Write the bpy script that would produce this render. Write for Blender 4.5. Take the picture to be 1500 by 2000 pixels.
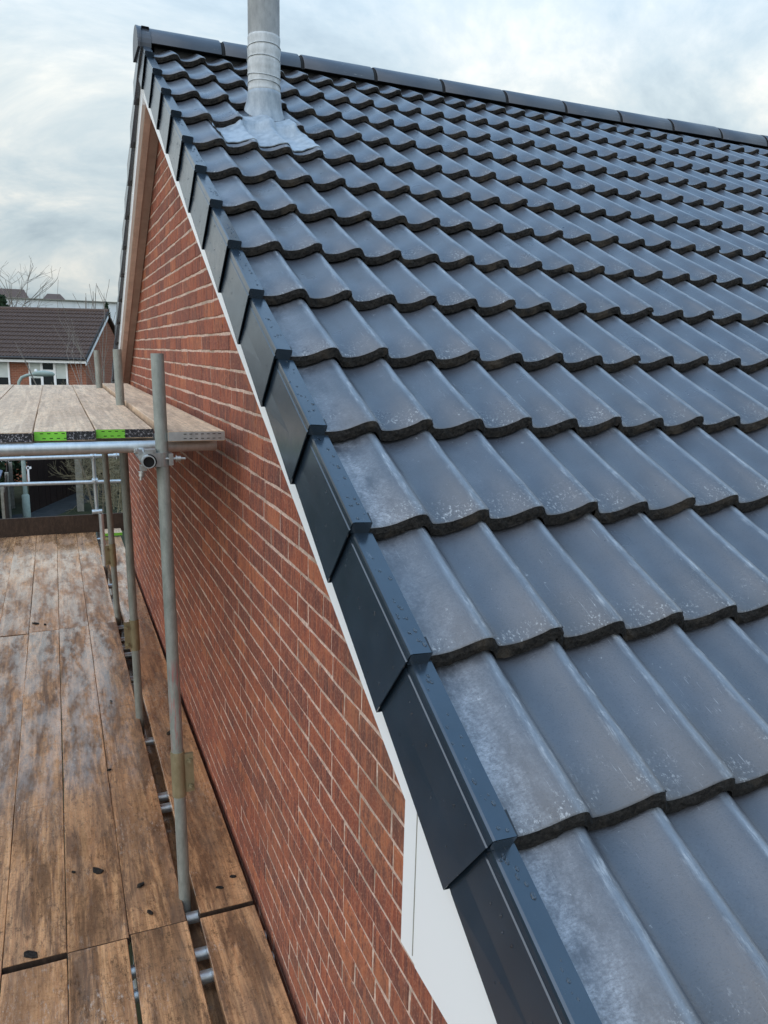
import bpy, math, random
from mathutils import Matrix, Vector, Euler
random.seed(7)
PI = math.pi
for o in list(bpy.data.objects): bpy.data.objects.remove(o)
SC = bpy.context.scene
COL = SC.collection

# ------------------------------------------------------------------ camera
cd = bpy.data.cameras.new('camera'); cam = bpy.data.objects.new('camera', cd); COL.objects.link(cam)
cd.sensor_fit = 'VERTICAL'; cd.sensor_height = 36.0; cd.lens = 1525.82 * 36.0 / 2000.0
cd.clip_start = 0.02; cd.clip_end = 3000
rt = Vector((0.92305, -0.38397, 0.02333)); dn_ = Vector((-0.05487, -0.19146, -0.97997)); fw = Vector((0.38074, 0.90328, -0.19779))
M = Matrix((rt, -dn_, -fw)).transposed().to_4x4(); M.translation = Vector((-0.68093, -0.89025, -0.07034))
cam.matrix_world = M
SC.camera = cam
SC.view_settings.view_transform = 'Standard'; SC.view_settings.look = 'None'
SC.view_settings.gamma = 1.0; SC.view_settings.use_curve_mapping = False
SC.view_settings.exposure = 0.22

# ------------------------------------------------------------------ world and sun (overcast)
SUN_EL, SUN_AZ = math.radians(33), math.atan2(-0.90, -0.44)
w = bpy.data.worlds.new('World'); SC.world = w; w.use_nodes = True
nt = w.node_tree; nt.nodes.clear()
def WN(t, **k):
    n = nt.nodes.new(t)
    for a, b in k.items(): setattr(n, a, b)
    return n
def WL(a, b): nt.links.new(a, b)
sky = WN('ShaderNodeTexSky', sky_type='NISHITA'); sky.sun_disc = False
sky.sun_elevation = SUN_EL; sky.sun_rotation = SUN_AZ; sky.air_density = 1.0; sky.dust_density = 2.0
sc_ = WN('ShaderNodeVectorMath', operation='SCALE'); sc_.inputs['Scale'].default_value = 0.15
WL(sky.outputs['Color'], sc_.inputs[0])
tc = WN('ShaderNodeTexCoord')
nrm = WN('ShaderNodeVectorMath', operation='NORMALIZE'); WL(tc.outputs['Generated'], nrm.inputs[0])
sp = WN('ShaderNodeSeparateXYZ'); WL(nrm.outputs[0], sp.inputs[0])
zc = WN('ShaderNodeMath', operation='MAXIMUM'); WL(sp.outputs['Z'], zc.inputs[0]); zc.inputs[1].default_value = 0.0
za = WN('ShaderNodeMath', operation='ADD'); WL(zc.outputs[0], za.inputs[0]); za.inputs[1].default_value = 0.28
dx = WN('ShaderNodeMath', operation='DIVIDE'); WL(sp.outputs['X'], dx.inputs[0]); WL(za.outputs[0], dx.inputs[1])
dy = WN('ShaderNodeMath', operation='DIVIDE'); WL(sp.outputs['Y'], dy.inputs[0]); WL(za.outputs[0], dy.inputs[1])
cb = WN('ShaderNodeCombineXYZ'); WL(dx.outputs[0], cb.inputs['X']); WL(dy.outputs[0], cb.inputs['Y'])
n1 = WN('ShaderNodeTexNoise'); n1.inputs['Scale'].default_value = 1.7; n1.inputs['Detail'].default_value = 8; n1.inputs['Roughness'].default_value = 0.60; n1.inputs['Distortion'].default_value = 0.5
WL(cb.outputs[0], n1.inputs['Vector'])
r1 = WN('ShaderNodeValToRGB'); WL(n1.outputs['Fac'], r1.inputs['Fac'])
e = r1.color_ramp.elements
e[0].position = 0.36; e[0].color = (0.46, 0.56, 0.62, 1)
e[1].position = 0.655; e[1].color = (1.06, 1.03, 0.94, 1)
m_ = r1.color_ramp.elements.new(0.47); m_.color = (0.61, 0.71, 0.75, 1)
m_ = r1.color_ramp.elements.new(0.55); m_.color = (0.76, 0.82, 0.82, 1)
grad = WN('ShaderNodeMapRange'); WL(sp.outputs['Z'], grad.inputs['Value'])          # overcast sky: brighter overhead
grad.inputs['From Min'].default_value = 0.0; grad.inputs['From Max'].default_value = 1.0
grad.inputs['To Min'].default_value = 0.64; grad.inputs['To Max'].default_value = 1.85
cl = WN('ShaderNodeVectorMath', operation='SCALE'); WL(r1.outputs['Color'], cl.inputs[0]); WL(grad.outputs[0], cl.inputs['Scale'])
tin = WN('ShaderNodeMapRange'); WL(sp.outputs['Z'], tin.inputs['Value'])         # blue glowing through the thinner cloud higher up
tin.inputs['From Min'].default_value = 0.28; tin.inputs['From Max'].default_value = 0.85
tmx = WN('ShaderNodeMix', data_type='RGBA'); WL(tin.outputs[0], tmx.inputs['Factor']); tmx.inputs[6].default_value = (1, 1, 1, 1); tmx.inputs[7].default_value = (0.55, 0.88, 1.36, 1)
clt = WN('ShaderNodeVectorMath', operation='MULTIPLY'); WL(cl.outputs[0], clt.inputs[0]); WL(tmx.outputs[2], clt.inputs[1])
cov = WN('ShaderNodeMapRange'); WL(sp.outputs['Z'], cov.inputs['Value'])         # the cloud thins towards blue overhead
cov.inputs['From Min'].default_value = 0.25; cov.inputs['From Max'].default_value = 0.95
cov.inputs['To Min'].default_value = 0.94; cov.inputs['To Max'].default_value = 0.6
mx = WN('ShaderNodeMix', data_type='RGBA'); WL(cov.outputs[0], mx.inputs['Factor'])
WL(sc_.outputs[0], mx.inputs[6]); WL(clt.outputs[0], mx.inputs[7])
bg = WN('ShaderNodeBackground'); bg.inputs['Strength'].default_value = 1.0
WL(mx.outputs[2], bg.inputs['Color'])
wo = WN('ShaderNodeOutputWorld'); WL(bg.outputs[0], wo.inputs['Surface'])
sl = bpy.data.lights.new('sun', 'SUN'); sl.energy = 1.5; sl.angle = math.radians(110); sl.color = (1.0, 0.91, 0.80)
so = bpy.data.objects.new('sun', sl); COL.objects.link(so)
sd = Vector((math.sin(SUN_AZ) * math.cos(SUN_EL), math.cos(SUN_AZ) * math.cos(SUN_EL), math.sin(SUN_EL)))
so.rotation_euler = (-sd).to_track_quat('-Z', 'Y').to_euler(); so.location = sd * 30

# ------------------------------------------------------------------ materials
class Mat:
    def __init__(s, name, color=(.5, .5, .5), rough=.6, metal=0.0, spec=.5):
        s.m = bpy.data.materials.new(name); s.m.use_nodes = True
        s.t = s.m.node_tree; s.b = s.t.nodes['Principled BSDF']
        s.b.inputs['Base Color'].default_value = (*color, 1); s.b.inputs['Roughness'].default_value = rough
        s.b.inputs['Metallic'].default_value = metal; s.b.inputs['Specular IOR Level'].default_value = spec
    def n(s, typ, props=None, **ins):
        nd = s.t.nodes.new(typ)
        for k, v in (props or {}).items(): setattr(nd, k, v)
        for k, v in ins.items():
            key = int(k[1:]) if k[0] == 'i' and k[1:].isdigit() else k.replace('_', ' ')
            if hasattr(v, 'is_linked'): s.t.links.new(v, nd.inputs[key])
            else: nd.inputs[key].default_value = v
        return nd
    def geo(s): return s.n('ShaderNodeNewGeometry').outputs['Position']
    def obj(s): return s.n('ShaderNodeTexCoord').outputs['Object']
    def oi(s, k='Random'): return s.n('ShaderNodeObjectInfo').outputs[k]
    def map(s, v, scale=(1, 1, 1), loc=(0, 0, 0)):
        return s.n('ShaderNodeMapping', Vector=v, Scale=scale, Location=loc).outputs[0]
    def noise(s, v, scale=5.0, detail=4.0, rough=.55, dist=0.0):
        return s.n('ShaderNodeTexNoise', Vector=v, Scale=scale, Detail=detail, Roughness=rough, Distortion=dist).outputs['Fac']
    def ramp(s, f, stops, interp='LINEAR'):
        r = s.n('ShaderNodeValToRGB', Fac=f); cr = r.color_ramp; cr.interpolation = interp
        while len(cr.elements) < len(stops): cr.elements.new(.5)
        for el, (p, c) in zip(cr.elements, stops):
            el.position = p; el.color = (*c, 1) if len(c) == 3 else (c[0],) * 3 + (1,)
        return r.outputs['Color']
    def mth(s, op, a, b=0.0, clamp=False):
        return s.n('ShaderNodeMath', {'operation': op, 'use_clamp': clamp}, i0=a, i1=b).outputs[0]
    def mix(s, f, a, b, mode='MIX'):
        fix = lambda v: (*v, 1) if isinstance(v, tuple) and len(v) == 3 else v
        return s.n('ShaderNodeMix', {'data_type': 'RGBA', 'blend_type': mode}, i0=f, i6=fix(a), i7=fix(b)).outputs[2]
    def col(s, c): s.t.links.new(c, s.b.inputs['Base Color']); return s
    def rgh(s, c): s.t.links.new(c, s.b.inputs['Roughness']); return s
    def bump(s, h, strength=.3, dist=.002):
        b = s.n('ShaderNodeBump', Height=h, Strength=strength, Distance=dist)
        s.t.links.new(b.outputs[0], s.b.inputs['Normal']); return s
    def sep(s, v):
        q = s.n('ShaderNodeSeparateXYZ', Vector=v); return q.outputs
def offs(M_, v, k=37.0):        # a texture offset of its own for each object
    return M_.n('ShaderNodeVectorMath', {'operation': 'ADD'}, i0=v, i1=M_.n('ShaderNodeCombineXYZ', X=M_.mth('MULTIPLY', M_.oi(), k), Y=M_.mth('MULTIPLY', M_.oi(), k * 1.7), Z=M_.mth('MULTIPLY', M_.oi(), k * .6)).outputs[0]).outputs[0]
MT = {}
# roof tiles ------------------------------------------------------------
def tile_mat():
    m = Mat('slate_grey_concrete', rough=.42, spec=.85)
    o = m.obj(); oo = offs(m, o); x, y, z = m.sep(o)
    base = m.ramp(m.oi(), [(0, (.038, .043, .054)), (.3, (.053, .056, .064)), (.6, (.047, .052, .064)), (.8, (.062, .061, .066)), (1, (.041, .049, .065))])
    fine = m.noise(m.map(oo, (190, 330, 190)), 1, 4, .75)
    big = m.noise(oo, 7, 4, .6)
    c = m.mix(m.ramp(big, [(.35, (0,)), (.7, (1,))]), base, (.068, .074, .088))
    c = m.mix(m.ramp(fine, [(.36, (0,)), (.46, (1,))]), m.mix(.55, c, (.02, .022, .028)), c)
    # scuffs along the roll shoulders and by the tail, plus a painted crest highlight
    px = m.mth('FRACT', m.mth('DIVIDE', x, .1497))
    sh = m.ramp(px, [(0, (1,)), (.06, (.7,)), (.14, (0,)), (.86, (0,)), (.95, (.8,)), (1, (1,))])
    st = m.noise(m.map(oo, (110, 11, 110)), 1, 6, .75)
    mot = m.noise(oo, 22, 4, .6)
    hl = m.ramp(px, [(0, (.8,)), (.05, (.35,)), (.12, (0,)), (.90, (0,)), (.965, (1,)), (1, (.8,))])  # crest highlight put into the colour along with wear, as a pale band
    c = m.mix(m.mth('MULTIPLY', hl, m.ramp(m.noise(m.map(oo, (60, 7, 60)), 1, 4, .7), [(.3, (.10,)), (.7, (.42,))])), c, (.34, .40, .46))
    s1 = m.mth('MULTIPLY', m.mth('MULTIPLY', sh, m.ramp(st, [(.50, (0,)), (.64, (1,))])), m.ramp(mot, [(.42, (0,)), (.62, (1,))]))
    tail = m.ramp(y, [(0, (1,)), (.045, (.75,)), (.11, (0,))])
    s2 = m.mth('MULTIPLY', tail, m.ramp(m.noise(m.map(oo, (170, 110, 110)), 1, 5, .75), [(.55, (0,)), (.63, (1,))]))
    s2 = m.mth('MULTIPLY', s2, m.ramp(m.noise(oo, 13, 3, .6), [(.44, (0,)), (.60, (1,))]))
    sp2 = m.ramp(m.noise(m.map(oo, (55, 40, 50)), 1, 4, .75), [(.67, (0,)), (.73, (.8,))])
    scf = m.mth('MAXIMUM', m.mth('MAXIMUM', m.mth('MULTIPLY', s1, .75), m.mth('MULTIPLY', s2, .85)), m.mth('MULTIPLY', sp2, .6), True)
    c = m.mix(m.mth('MULTIPLY', scf, .7), c, (.55, .58, .60))
    sc3 = m.n('ShaderNodeMapping', Vector=oo, Rotation=(0, 0, .9), Scale=(420, 14, 60)).outputs[0]
    s4 = m.mth('MULTIPLY', m.ramp(m.noise(sc3, 1, 3, .6), [(.67, (0,)), (.70, (1,))]), m.ramp(m.noise(oo, 5, 3, .6), [(.53, (0,)), (.62, (1,))]))
    c = m.mix(m.mth('MULTIPLY', s4, .35), c, (.5, .54, .58))
    # efflorescence on the tiles next to the verge (amount carried by the object's colour)
    ef = m.sep(m.oi('Color'))[0]
    em = m.ramp(x, [(.03, (1,)), (.075, (.75,)), (.135, (.12,)), (.2, (0,))])
    en = m.ramp(m.noise(m.map(oo, (20, 12, 20)), 1, 8, .78), [(.38, (0,)), (.62, (1,))])
    eg = m.ramp(m.noise(m.map(oo, (120, 210, 120)), 1, 5, .8), [(.36, (.15,)), (.62, (1,))])
    ea = m.mth('MULTIPLY', m.mth('MULTIPLY', ef, m.mth('MULTIPLY', em, eg)), en)
    c = m.mix(m.mth('MULTIPLY', ea, .66, True), c, (.46, .50, .55))
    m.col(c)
    r = m.mth('ADD', m.mth('MULTIPLY', m.noise(oo, 9, 3), .22), .20)
    m.rgh(m.mth('ADD', r, m.mth('MULTIPLY', m.mth('ADD', scf, ea), .3)))
    m.b.inputs['Coat Weight'].default_value = .35; m.b.inputs['Coat Roughness'].default_value = .28; m.b.inputs['Coat IOR'].default_value = 1.45
    m.bump(m.mth('ADD', fine, m.mth('MULTIPLY', big, .5)), .38, .002)
    return m.m
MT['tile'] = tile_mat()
def edge_mat():
    m = Mat('cut_tile_edge', rough=.93, spec=.2); o = offs(m, m.obj())
    a = m.noise(m.map(o, (120, 120, 120)), 1, 4, .75); b = m.noise(o, 14, 3)
    c = m.mix(m.ramp(a, [(.35, (0,)), (.65, (1,))]), (.007, .007, .007), (.034, .031, .028))
    c = m.mix(m.mth('MULTIPLY', m.ramp(b, [(.52, (0,)), (.72, (1,))]), .55), c, (.075, .060, .044))
    m.col(c).bump(a, 1.0, .006); return m.m
MT['edge'] = edge_mat()
def ridge_mat():
    m = Mat('smooth_ridge_concrete', rough=.4, spec=.55); o = offs(m, m.geo(), 3)
    c = m.ramp(m.noise(o, 6, 4), [(.3, (.040, .048, .062)), (.7, (.060, .067, .080))])
    sc = m.ramp(m.noise(m.map(o, (12, 60, 60)), 1, 4, .7), [(.66, (0,)), (.74, (.8,))])
    c = m.mix(m.mth('MULTIPLY', sc, .5), c, (.5, .5, .5))
    m.col(c).bump(m.noise(o, 180, 3), .12, .001); return m.m
MT['ridge'] = ridge_mat()
def plastic(name, col, rough, wear=.0):
    m = Mat(name, col, rough, spec=.5); o = offs(m, m.geo(), 5)
    c = m.mix(m.ramp(m.noise(o, 9, 5, .65), [(.3, (0,)), (.75, (1,))]), tuple(v * .85 for v in col), tuple(min(1, v * 1.25 + .004) for v in col))
    if wear:
        sc = m.ramp(m.noise(m.map(o, (40, 12, 9)), 1, 5, .8), [(.66, (0,)), (.76, (1,))])
        c = m.mix(m.mth('MULTIPLY', sc, wear), c, (.3, .32, .33))
    m.col(c).rgh(m.mth('ADD', m.mth('MULTIPLY', m.noise(o, 30, 3), .14), rough - .07))
    return m.m
MT['verge'] = plastic('anthracite_verge_plastic', (.014, .026, .041), .24, .22)
MT['verge'].node_tree.nodes['Principled BSDF'].inputs['Specular IOR Level'].default_value = 1.0
MT['black'] = plastic('black_plastic', (.010, .011, .013), .5)
MT['upvc'] = Mat('white_upvc', (.86, .89, .90), .3).m
MT['taupe'] = plastic('taupe_board', (.56, .43, .365), .6)  # even taupe tone of the strip behind the far bargeboard
MT['taupe2'] = plastic('brown_soffit_board', (.33, .24, .20), .6)  # even brown tone, far soffit only; the near soffit is white
MT['drop'] = Mat('rain_water', (1, 1, 1), .02).m
MT['drop'].node_tree.nodes['Principled BSDF'].inputs['Transmission Weight'].default_value = 1.0
MT['drop'].node_tree.nodes['Principled BSDF'].inputs['IOR'].default_value = 1.33
# brick -------------------------------------------------------------------
def brick_mat():
    m = Mat('red_rustic_brick', rough=.9, spec=.25); p = m.geo()
    at = m.n('ShaderNodeAttribute', {'attribute_name': 'tint'}).outputs['Fac']
    rnd = m.mth('FRACT', m.mth('ADD', at, m.mth('MULTIPLY', m.oi(), 7.31)))
    wob = m.mth('MULTIPLY', m.mth('SUBTRACT', m.noise(m.map(p, (3, 26, 15)), 1, 5, .7), .5), .6)
    c = m.ramp(m.mth('PINGPONG', m.mth('ADD', rnd, wob), 1.0), [(0, (.118, .050, .046)), (.16, (.29, .084, .050)), (.3, (.150, .055, .046)), (.44, (.33, .096, .052)), (.56, (.20, .066, .050)), (.68, (.125, .052, .047)), (.8, (.285, .086, .056)), (.93, (.43, .15, .072)), (1, (.13, .052, .048))])
    ps = m.n('ShaderNodeVectorMath', {'operation': 'ADD'}, i0=p, i1=m.n('ShaderNodeCombineXYZ', Y=m.mth('MULTIPLY', rnd, 9.0), Z=m.mth('MULTIPLY', rnd, 5.0)).outputs[0]).outputs[0]
    st = m.noise(m.map(ps, (6, 85, 6)), 1, 6, .72)
    st2 = m.noise(m.map(ps, (6, 24, 5)), 1, 5, .65)
    sp_ = m.noise(m.map(p, (150, 150, 110)), 1, 5, .8)
    c = m.mix(m.mth('MULTIPLY', m.ramp(st, [(.47, (0,)), (.62, (1,))]), .68), c, (.54, .18, .088))
    c = m.mix(m.mth('MULTIPLY', m.ramp(st2, [(.48, (0,)), (.62, (1,))]), .5), c, (.10, .046, .042))
    c = m.mix(m.mth('MULTIPLY', m.ramp(sp_, [(.53, (0,)), (.63, (1,))]), .6), c, (.47, .25, .165))
    c = m.mix(m.mth('MULTIPLY', m.ramp(sp_, [(.34, (1,)), (.45, (0,))]), .7), c, (.065, .028, .024))
    lo = m.noise(m.map(p, (1, .9, 1.3)), 1, 4, .6)
    c = m.mix(m.mth('MULTIPLY', m.ramp(lo, [(.55, (0,)), (.75, (1,))]), .3), c, (.26, .16, .10))
    sm = m.noise(m.map(p, (20, 26, 34)), 1, 6, .8)
    c = m.mix(m.mth('MULTIPLY', m.ramp(sm, [(.60, (0,)), (.70, (1,))]), .6), c, (.42, .30, .22))
    m.col(c).bump(m.mth('ADD', m.mth('MULTIPLY', st, .6), sp_), .8, .004); return m.m
MT['brick'] = brick_mat()
def mortar_mat():
    m = Mat('buff_mortar', rough=.95, spec=.15); p = m.geo()
    a = m.noise(m.map(p, (60, 60, 60)), 1, 5, .7); b = m.noise(m.map(p, (1, 3.3, 5.1)), 1, 6, .7)
    c = m.mix(m.ramp(a, [(.32, (0,)), (.66, (1,))]), (.34, .235, .185), (.76, .58, .48))
    c = m.mix(m.mth('MULTIPLY', m.ramp(b, [(.48, (0,)), (.62, (1,))]), .7), c, (.25, .20, .15))
    m.col(c).bump(a, .7, .004); return m.m
MT['mortar'] = mortar_mat()
def farbrick():
    m = Mat('far_brickwork', rough=.9, spec=.2); p = m.obj()
    x, y, z = m.sep(p)
    v = m.n('ShaderNodeCombineXYZ', X=m.mth('ADD', x, y), Y=z).outputs[0]
    b = m.n('ShaderNodeTexBrick', Vector=v, Scale=1.0, Color1=(.30, .105, .065, 1), Color2=(.19, .072, .05, 1), Mortar=(.33, .24, .18, 1))
    b.inputs['Mortar Size'].default_value = .008; b.inputs['Brick Width'].default_value = .225; b.inputs['Row Height'].default_value = .075
    c = m.mix(m.mth('MULTIPLY', m.noise(p, 4, 4), .5), b.outputs['Color'], (.34, .14, .08))
    m.col(c); return m.m
MT['farbrick'] = farbrick()
# timber -------------------------------------------------------------------
def wood(name, light, mid, dark, wet=.5, pale=.0):
    m = Mat(name, rough=.6, spec=.5 if wet > .15 else .12); o = offs(m, m.obj(), 11); raw = m.obj()
    rnd = m.oi()
    gr = m.noise(m.map(o, (120, 1.8, 20)), 1, 6, .65, .5)
    gr2 = m.noise(m.map(o, (22, .9, 10)), 1, 4, .6, 1.2)
    sn = m.noise(m.map(o, (13, 1.5, 3)), 1, 9, .76, .5)
    dirt = m.noise(m.map(o, (48, 20, 9)), 1, 9, .88)
    fl = m.noise(m.map(o, (75, 24, 20)), 1, 7, .85)
    c = m.mix(m.ramp(gr, [(.38, (0,)), (.60, (1,))]), mid, light)
    c = m.mix(m.mth('MULTIPLY', m.ramp(gr2, [(.42, (1,)), (.56, (0,))]), .45), c, dark)
    c = m.mix(m.mth('MULTIPLY', m.ramp(sn, [(.46, (0,)), (.58, (1,))]), .8 if wet > .3 else .35), c, tuple(v * .42 + .012 for v in dark))
    c = m.mix(m.mth('MULTIPLY', m.ramp(dirt, [(.52, (0,)), (.60, (1,))]), .75 if wet > .3 else .6), c, (.035, .024, .017))
    c = m.mix(m.mth('MULTIPLY', m.mth('MULTIPLY', m.ramp(fl, [(.54, (0,)), (.62, (1,))]), m.ramp(m.noise(o, 2.6, 3), [(.50, (0,)), (.62, (1,))])), .85 if wet > .15 else .0), c, (.62, .53, .45))
    ax_ = m.mth('ABSOLUTE', m.sep(raw)[0])
    cd_ = m.mth('MULTIPLY', m.ramp(ax_, [(0, (1,)), (.055, (.85,)), (.10, (0,))]), m.ramp(m.noise(m.map(o, (9, 1.1, 3)), 1, 6, .7), [(.40, (0,)), (.60, (1,))]))
    c = m.mix(m.mth('MULTIPLY', cd_, .6 if wet > .3 else .0), c, (.085, .058, .042))
    # cross cracks
    ck = m.noise(m.map(o, (4, 14, 10)), 1, 5, .65, 2.2)
    c = m.mix(m.mth('MULTIPLY', m.ramp(ck, [(.49, (0,)), (.5, (1,)), (.51, (0,))]), .6 if wet > .3 else .9), c, (.03, .02, .015))
    c = m.mix(m.mth('MULTIPLY', rnd, .3), c, mid)
    if pale: c = m.mix(pale, c, (.76, .66, .55))
    m.col(c)
    wn = m.noise(m.map(o, (7, 1.8, 3)), 1, 9, .74)
    m.rgh(m.ramp(wn, [(.46, (.70 - .56 * wet,)), (.60, (.70,))]))
    if wet > .3:
        m.t.links.new(m.ramp(wn, [(.40, (.9,)), (.56, (0,))]), m.b.inputs['Coat Weight']); m.b.inputs['Coat Roughness'].default_value = .10; m.b.inputs['Coat IOR'].default_value = 1.5
    m.bump(m.mth('ADD', gr, m.mth('MULTIPLY', dirt, .6)), .22, .003); return m.m
MT['board'] = wood('wet_scaffold_timber', (.76, .44, .22), (.56, .29, .14), (.21, .11, .06), 1.0)
MT['board2'] = wood('pale_scaffold_timber', (.84, .65, .45), (.72, .52, .34), (.32, .21, .14), .2, .0)
MT['darkwood'] = wood('dark_timber', (.085, .058, .042), (.06, .040, .030), (.03, .021, .017), .1)
MT['fence'] = wood('dark_fence_timber', (.030, .018, .016), (.022, .014, .013), (.012, .008, .008), .0)
# metal -----------------------------------------------------------------------
def tube_mat(name, c1, c2, metal, rough, rust=.15, paint=False):
    m = Mat(name, c1, rough, metal); p = offs(m, m.geo(), 4)
    n = m.noise(m.map(p, (30, 30, 12)), 1, 5, .7); r = m.noise(m.map(p, (9, 9, 5)), 1, 6, .75)
    c = m.mix(m.ramp(n, [(.3, (0,)), (.7, (1,))]), c1, c2)
    c = m.mix(m.mth('MULTIPLY', m.ramp(r, [(.6, (0,)), (.74, (1,))]), rust), c, (.12, .07, .04))
    sp3 = m.ramp(m.noise(m.map(p, (90, 90, 70)), 1, 3, .7), [(.68, (0,)), (.74, (1,))])
    c = m.mix(m.mth('MULTIPLY', sp3, .4), c, (.62, .64, .62))
    if paint:
        z = m.sep(m.geo())[2]
        pm = m.mth('MULTIPLY', m.ramp(m.noise(m.map(p, (80, 80, 6)), 1, 4, .7), [(.50, (0,)), (.60, (1,))]), m.ramp(m.mth('ADD', m.mth('MULTIPLY', z, 1.0), 3.0), [(.0, (0,)), (1.27, (0,)), (1.3, (1,)), (1.72, (1,)), (1.76, (0,))]))
        q = m.mth('MULTIPLY', m.ramp(m.noise(m.map(p, (80, 80, 6)), 1, 4, .7), [(.50, (0,)), (.60, (1,))]), m.n('ShaderNodeMapRange', Value=z, From_Min=-1.72, From_Max=-1.66, To_Min=0.0, To_Max=1.0).outputs[0])
        q = m.mth('MULTIPLY', q, m.n('ShaderNodeMapRange', Value=z, From_Min=-1.35, From_Max=-1.28, To_Min=1.0, To_Max=0.0).outputs[0])
        c = m.mix(m.mth('MULTIPLY', q, .65), c, (.42, .10, .10))
    m.col(c).rgh(m.mth('ADD', m.mth('MULTIPLY', n, .25), rough - .12)).bump(n, .15, .001); return m.m
MT['galv'] = tube_mat('galvanised_tube', (.40, .44, .45), (.58, .62, .63), .75, .38)
MT['oldtube'] = tube_mat('weathered_tube', (.20, .225, .205), (.33, .355, .33), .35, .55, .3)
MT['painttube'] = tube_mat('weathered_tube_with_red_paint', (.20, .225, .205), (.34, .365, .34), .35, .55, .25, True)
MT['brass'] = tube_mat('dull_brass_fitting', (.22, .19, .11), (.34, .30, .19), .5, .55, .3)
MT['steel'] = tube_mat('zinc_fitting', (.30, .31, .30), (.46, .47, .46), .7, .42, .3)
MT['lead'] = tube_mat('lead_sheet', (.20, .25, .30), (.38, .44, .49), .1, .42, .0)
MT['flue'] = tube_mat('dull_aluminium_flue', (.56, .60, .63), (.84, .88, .91), .15, .38, .0)
MT['tape'] = tube_mat('grey_sealing_wrap', (.36, .39, .40), (.66, .69, .70), .0, .6, .2)
MT['dark'] = Mat('dark_hollow', (.008, .008, .008), .9).m
def speckle():
    m = Mat('black_band_paint', rough=.6); p = m.geo()
    n = m.noise(m.map(p, (110, 110, 110)), 1, 4, .75)
    m.col(m.ramp(n, [(.54, (.012, .012, .015)), (.60, (.35, .34, .36))], 'LINEAR')); return m.m
MT['speckle'] = speckle()
MT['lime'] = plastic('lime_green_band', (.20, .58, .045), .45, .1)
# background -------------------------------------------------------------------
def noisy(name, a, b, scale, rough=.9):
    m = Mat(name, a, rough, spec=.2); p = m.geo()
    m.col(m.mix(m.ramp(m.noise(p, scale, 5, .65), [(.3, (0,)), (.7, (1,))]), a, b)); return m.m
MT['ground'] = noisy('grass_and_soil', (.020, .026, .014), (.042, .048, .024), 1.7)
MT['path'] = noisy('grey_tarmac', (.024, .029, .031), (.045, .05, .053), 3)
MT['fartile'] = noisy('brown_concrete_tile', (.078, .055, .046), (.120, .085, .070), 9, .75)
MT['bark'] = noisy('grey_brown_bark', (.10, .085, .065), (.20, .175, .13), 12)
MT['twig'] = noisy('bare_twig', (.18, .165, .15), (.30, .27, .23), 6)
MT['thorn'] = noisy('pale_bare_shrub', (.16, .14, .085), (.30, .27, .18), 8)
MT['leaf'] = noisy('dark_evergreen_leaf', (.018, .035, .018), (.045, .075, .035), 7)
MT['lamp'] = noisy('pale_green_lamp_paint', (.24, .31, .28), (.34, .41, .37), 8, .5)
MT['clad'] = noisy('white_cladding', (.62, .68, .70), (.74, .78, .80), 1.2, .6)
MT['concrete'] = noisy('weathered_concrete', (.20, .20, .17), (.32, .31, .27), 9)
MT['blind'] = noisy('pale_blind', (.50, .56, .54), (.60, .65, .62), 3)
MT['glass'] = Mat('dark_window_glass', (.02, .025, .028), .04, spec=.6).m
MT['curtain'] = noisy('dim_room', (.03, .032, .034), (.06, .06, .06), 3)
MT['bluegrey'] = plastic('blue_grey_sheet', (.22, .26, .33), .4)

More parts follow.
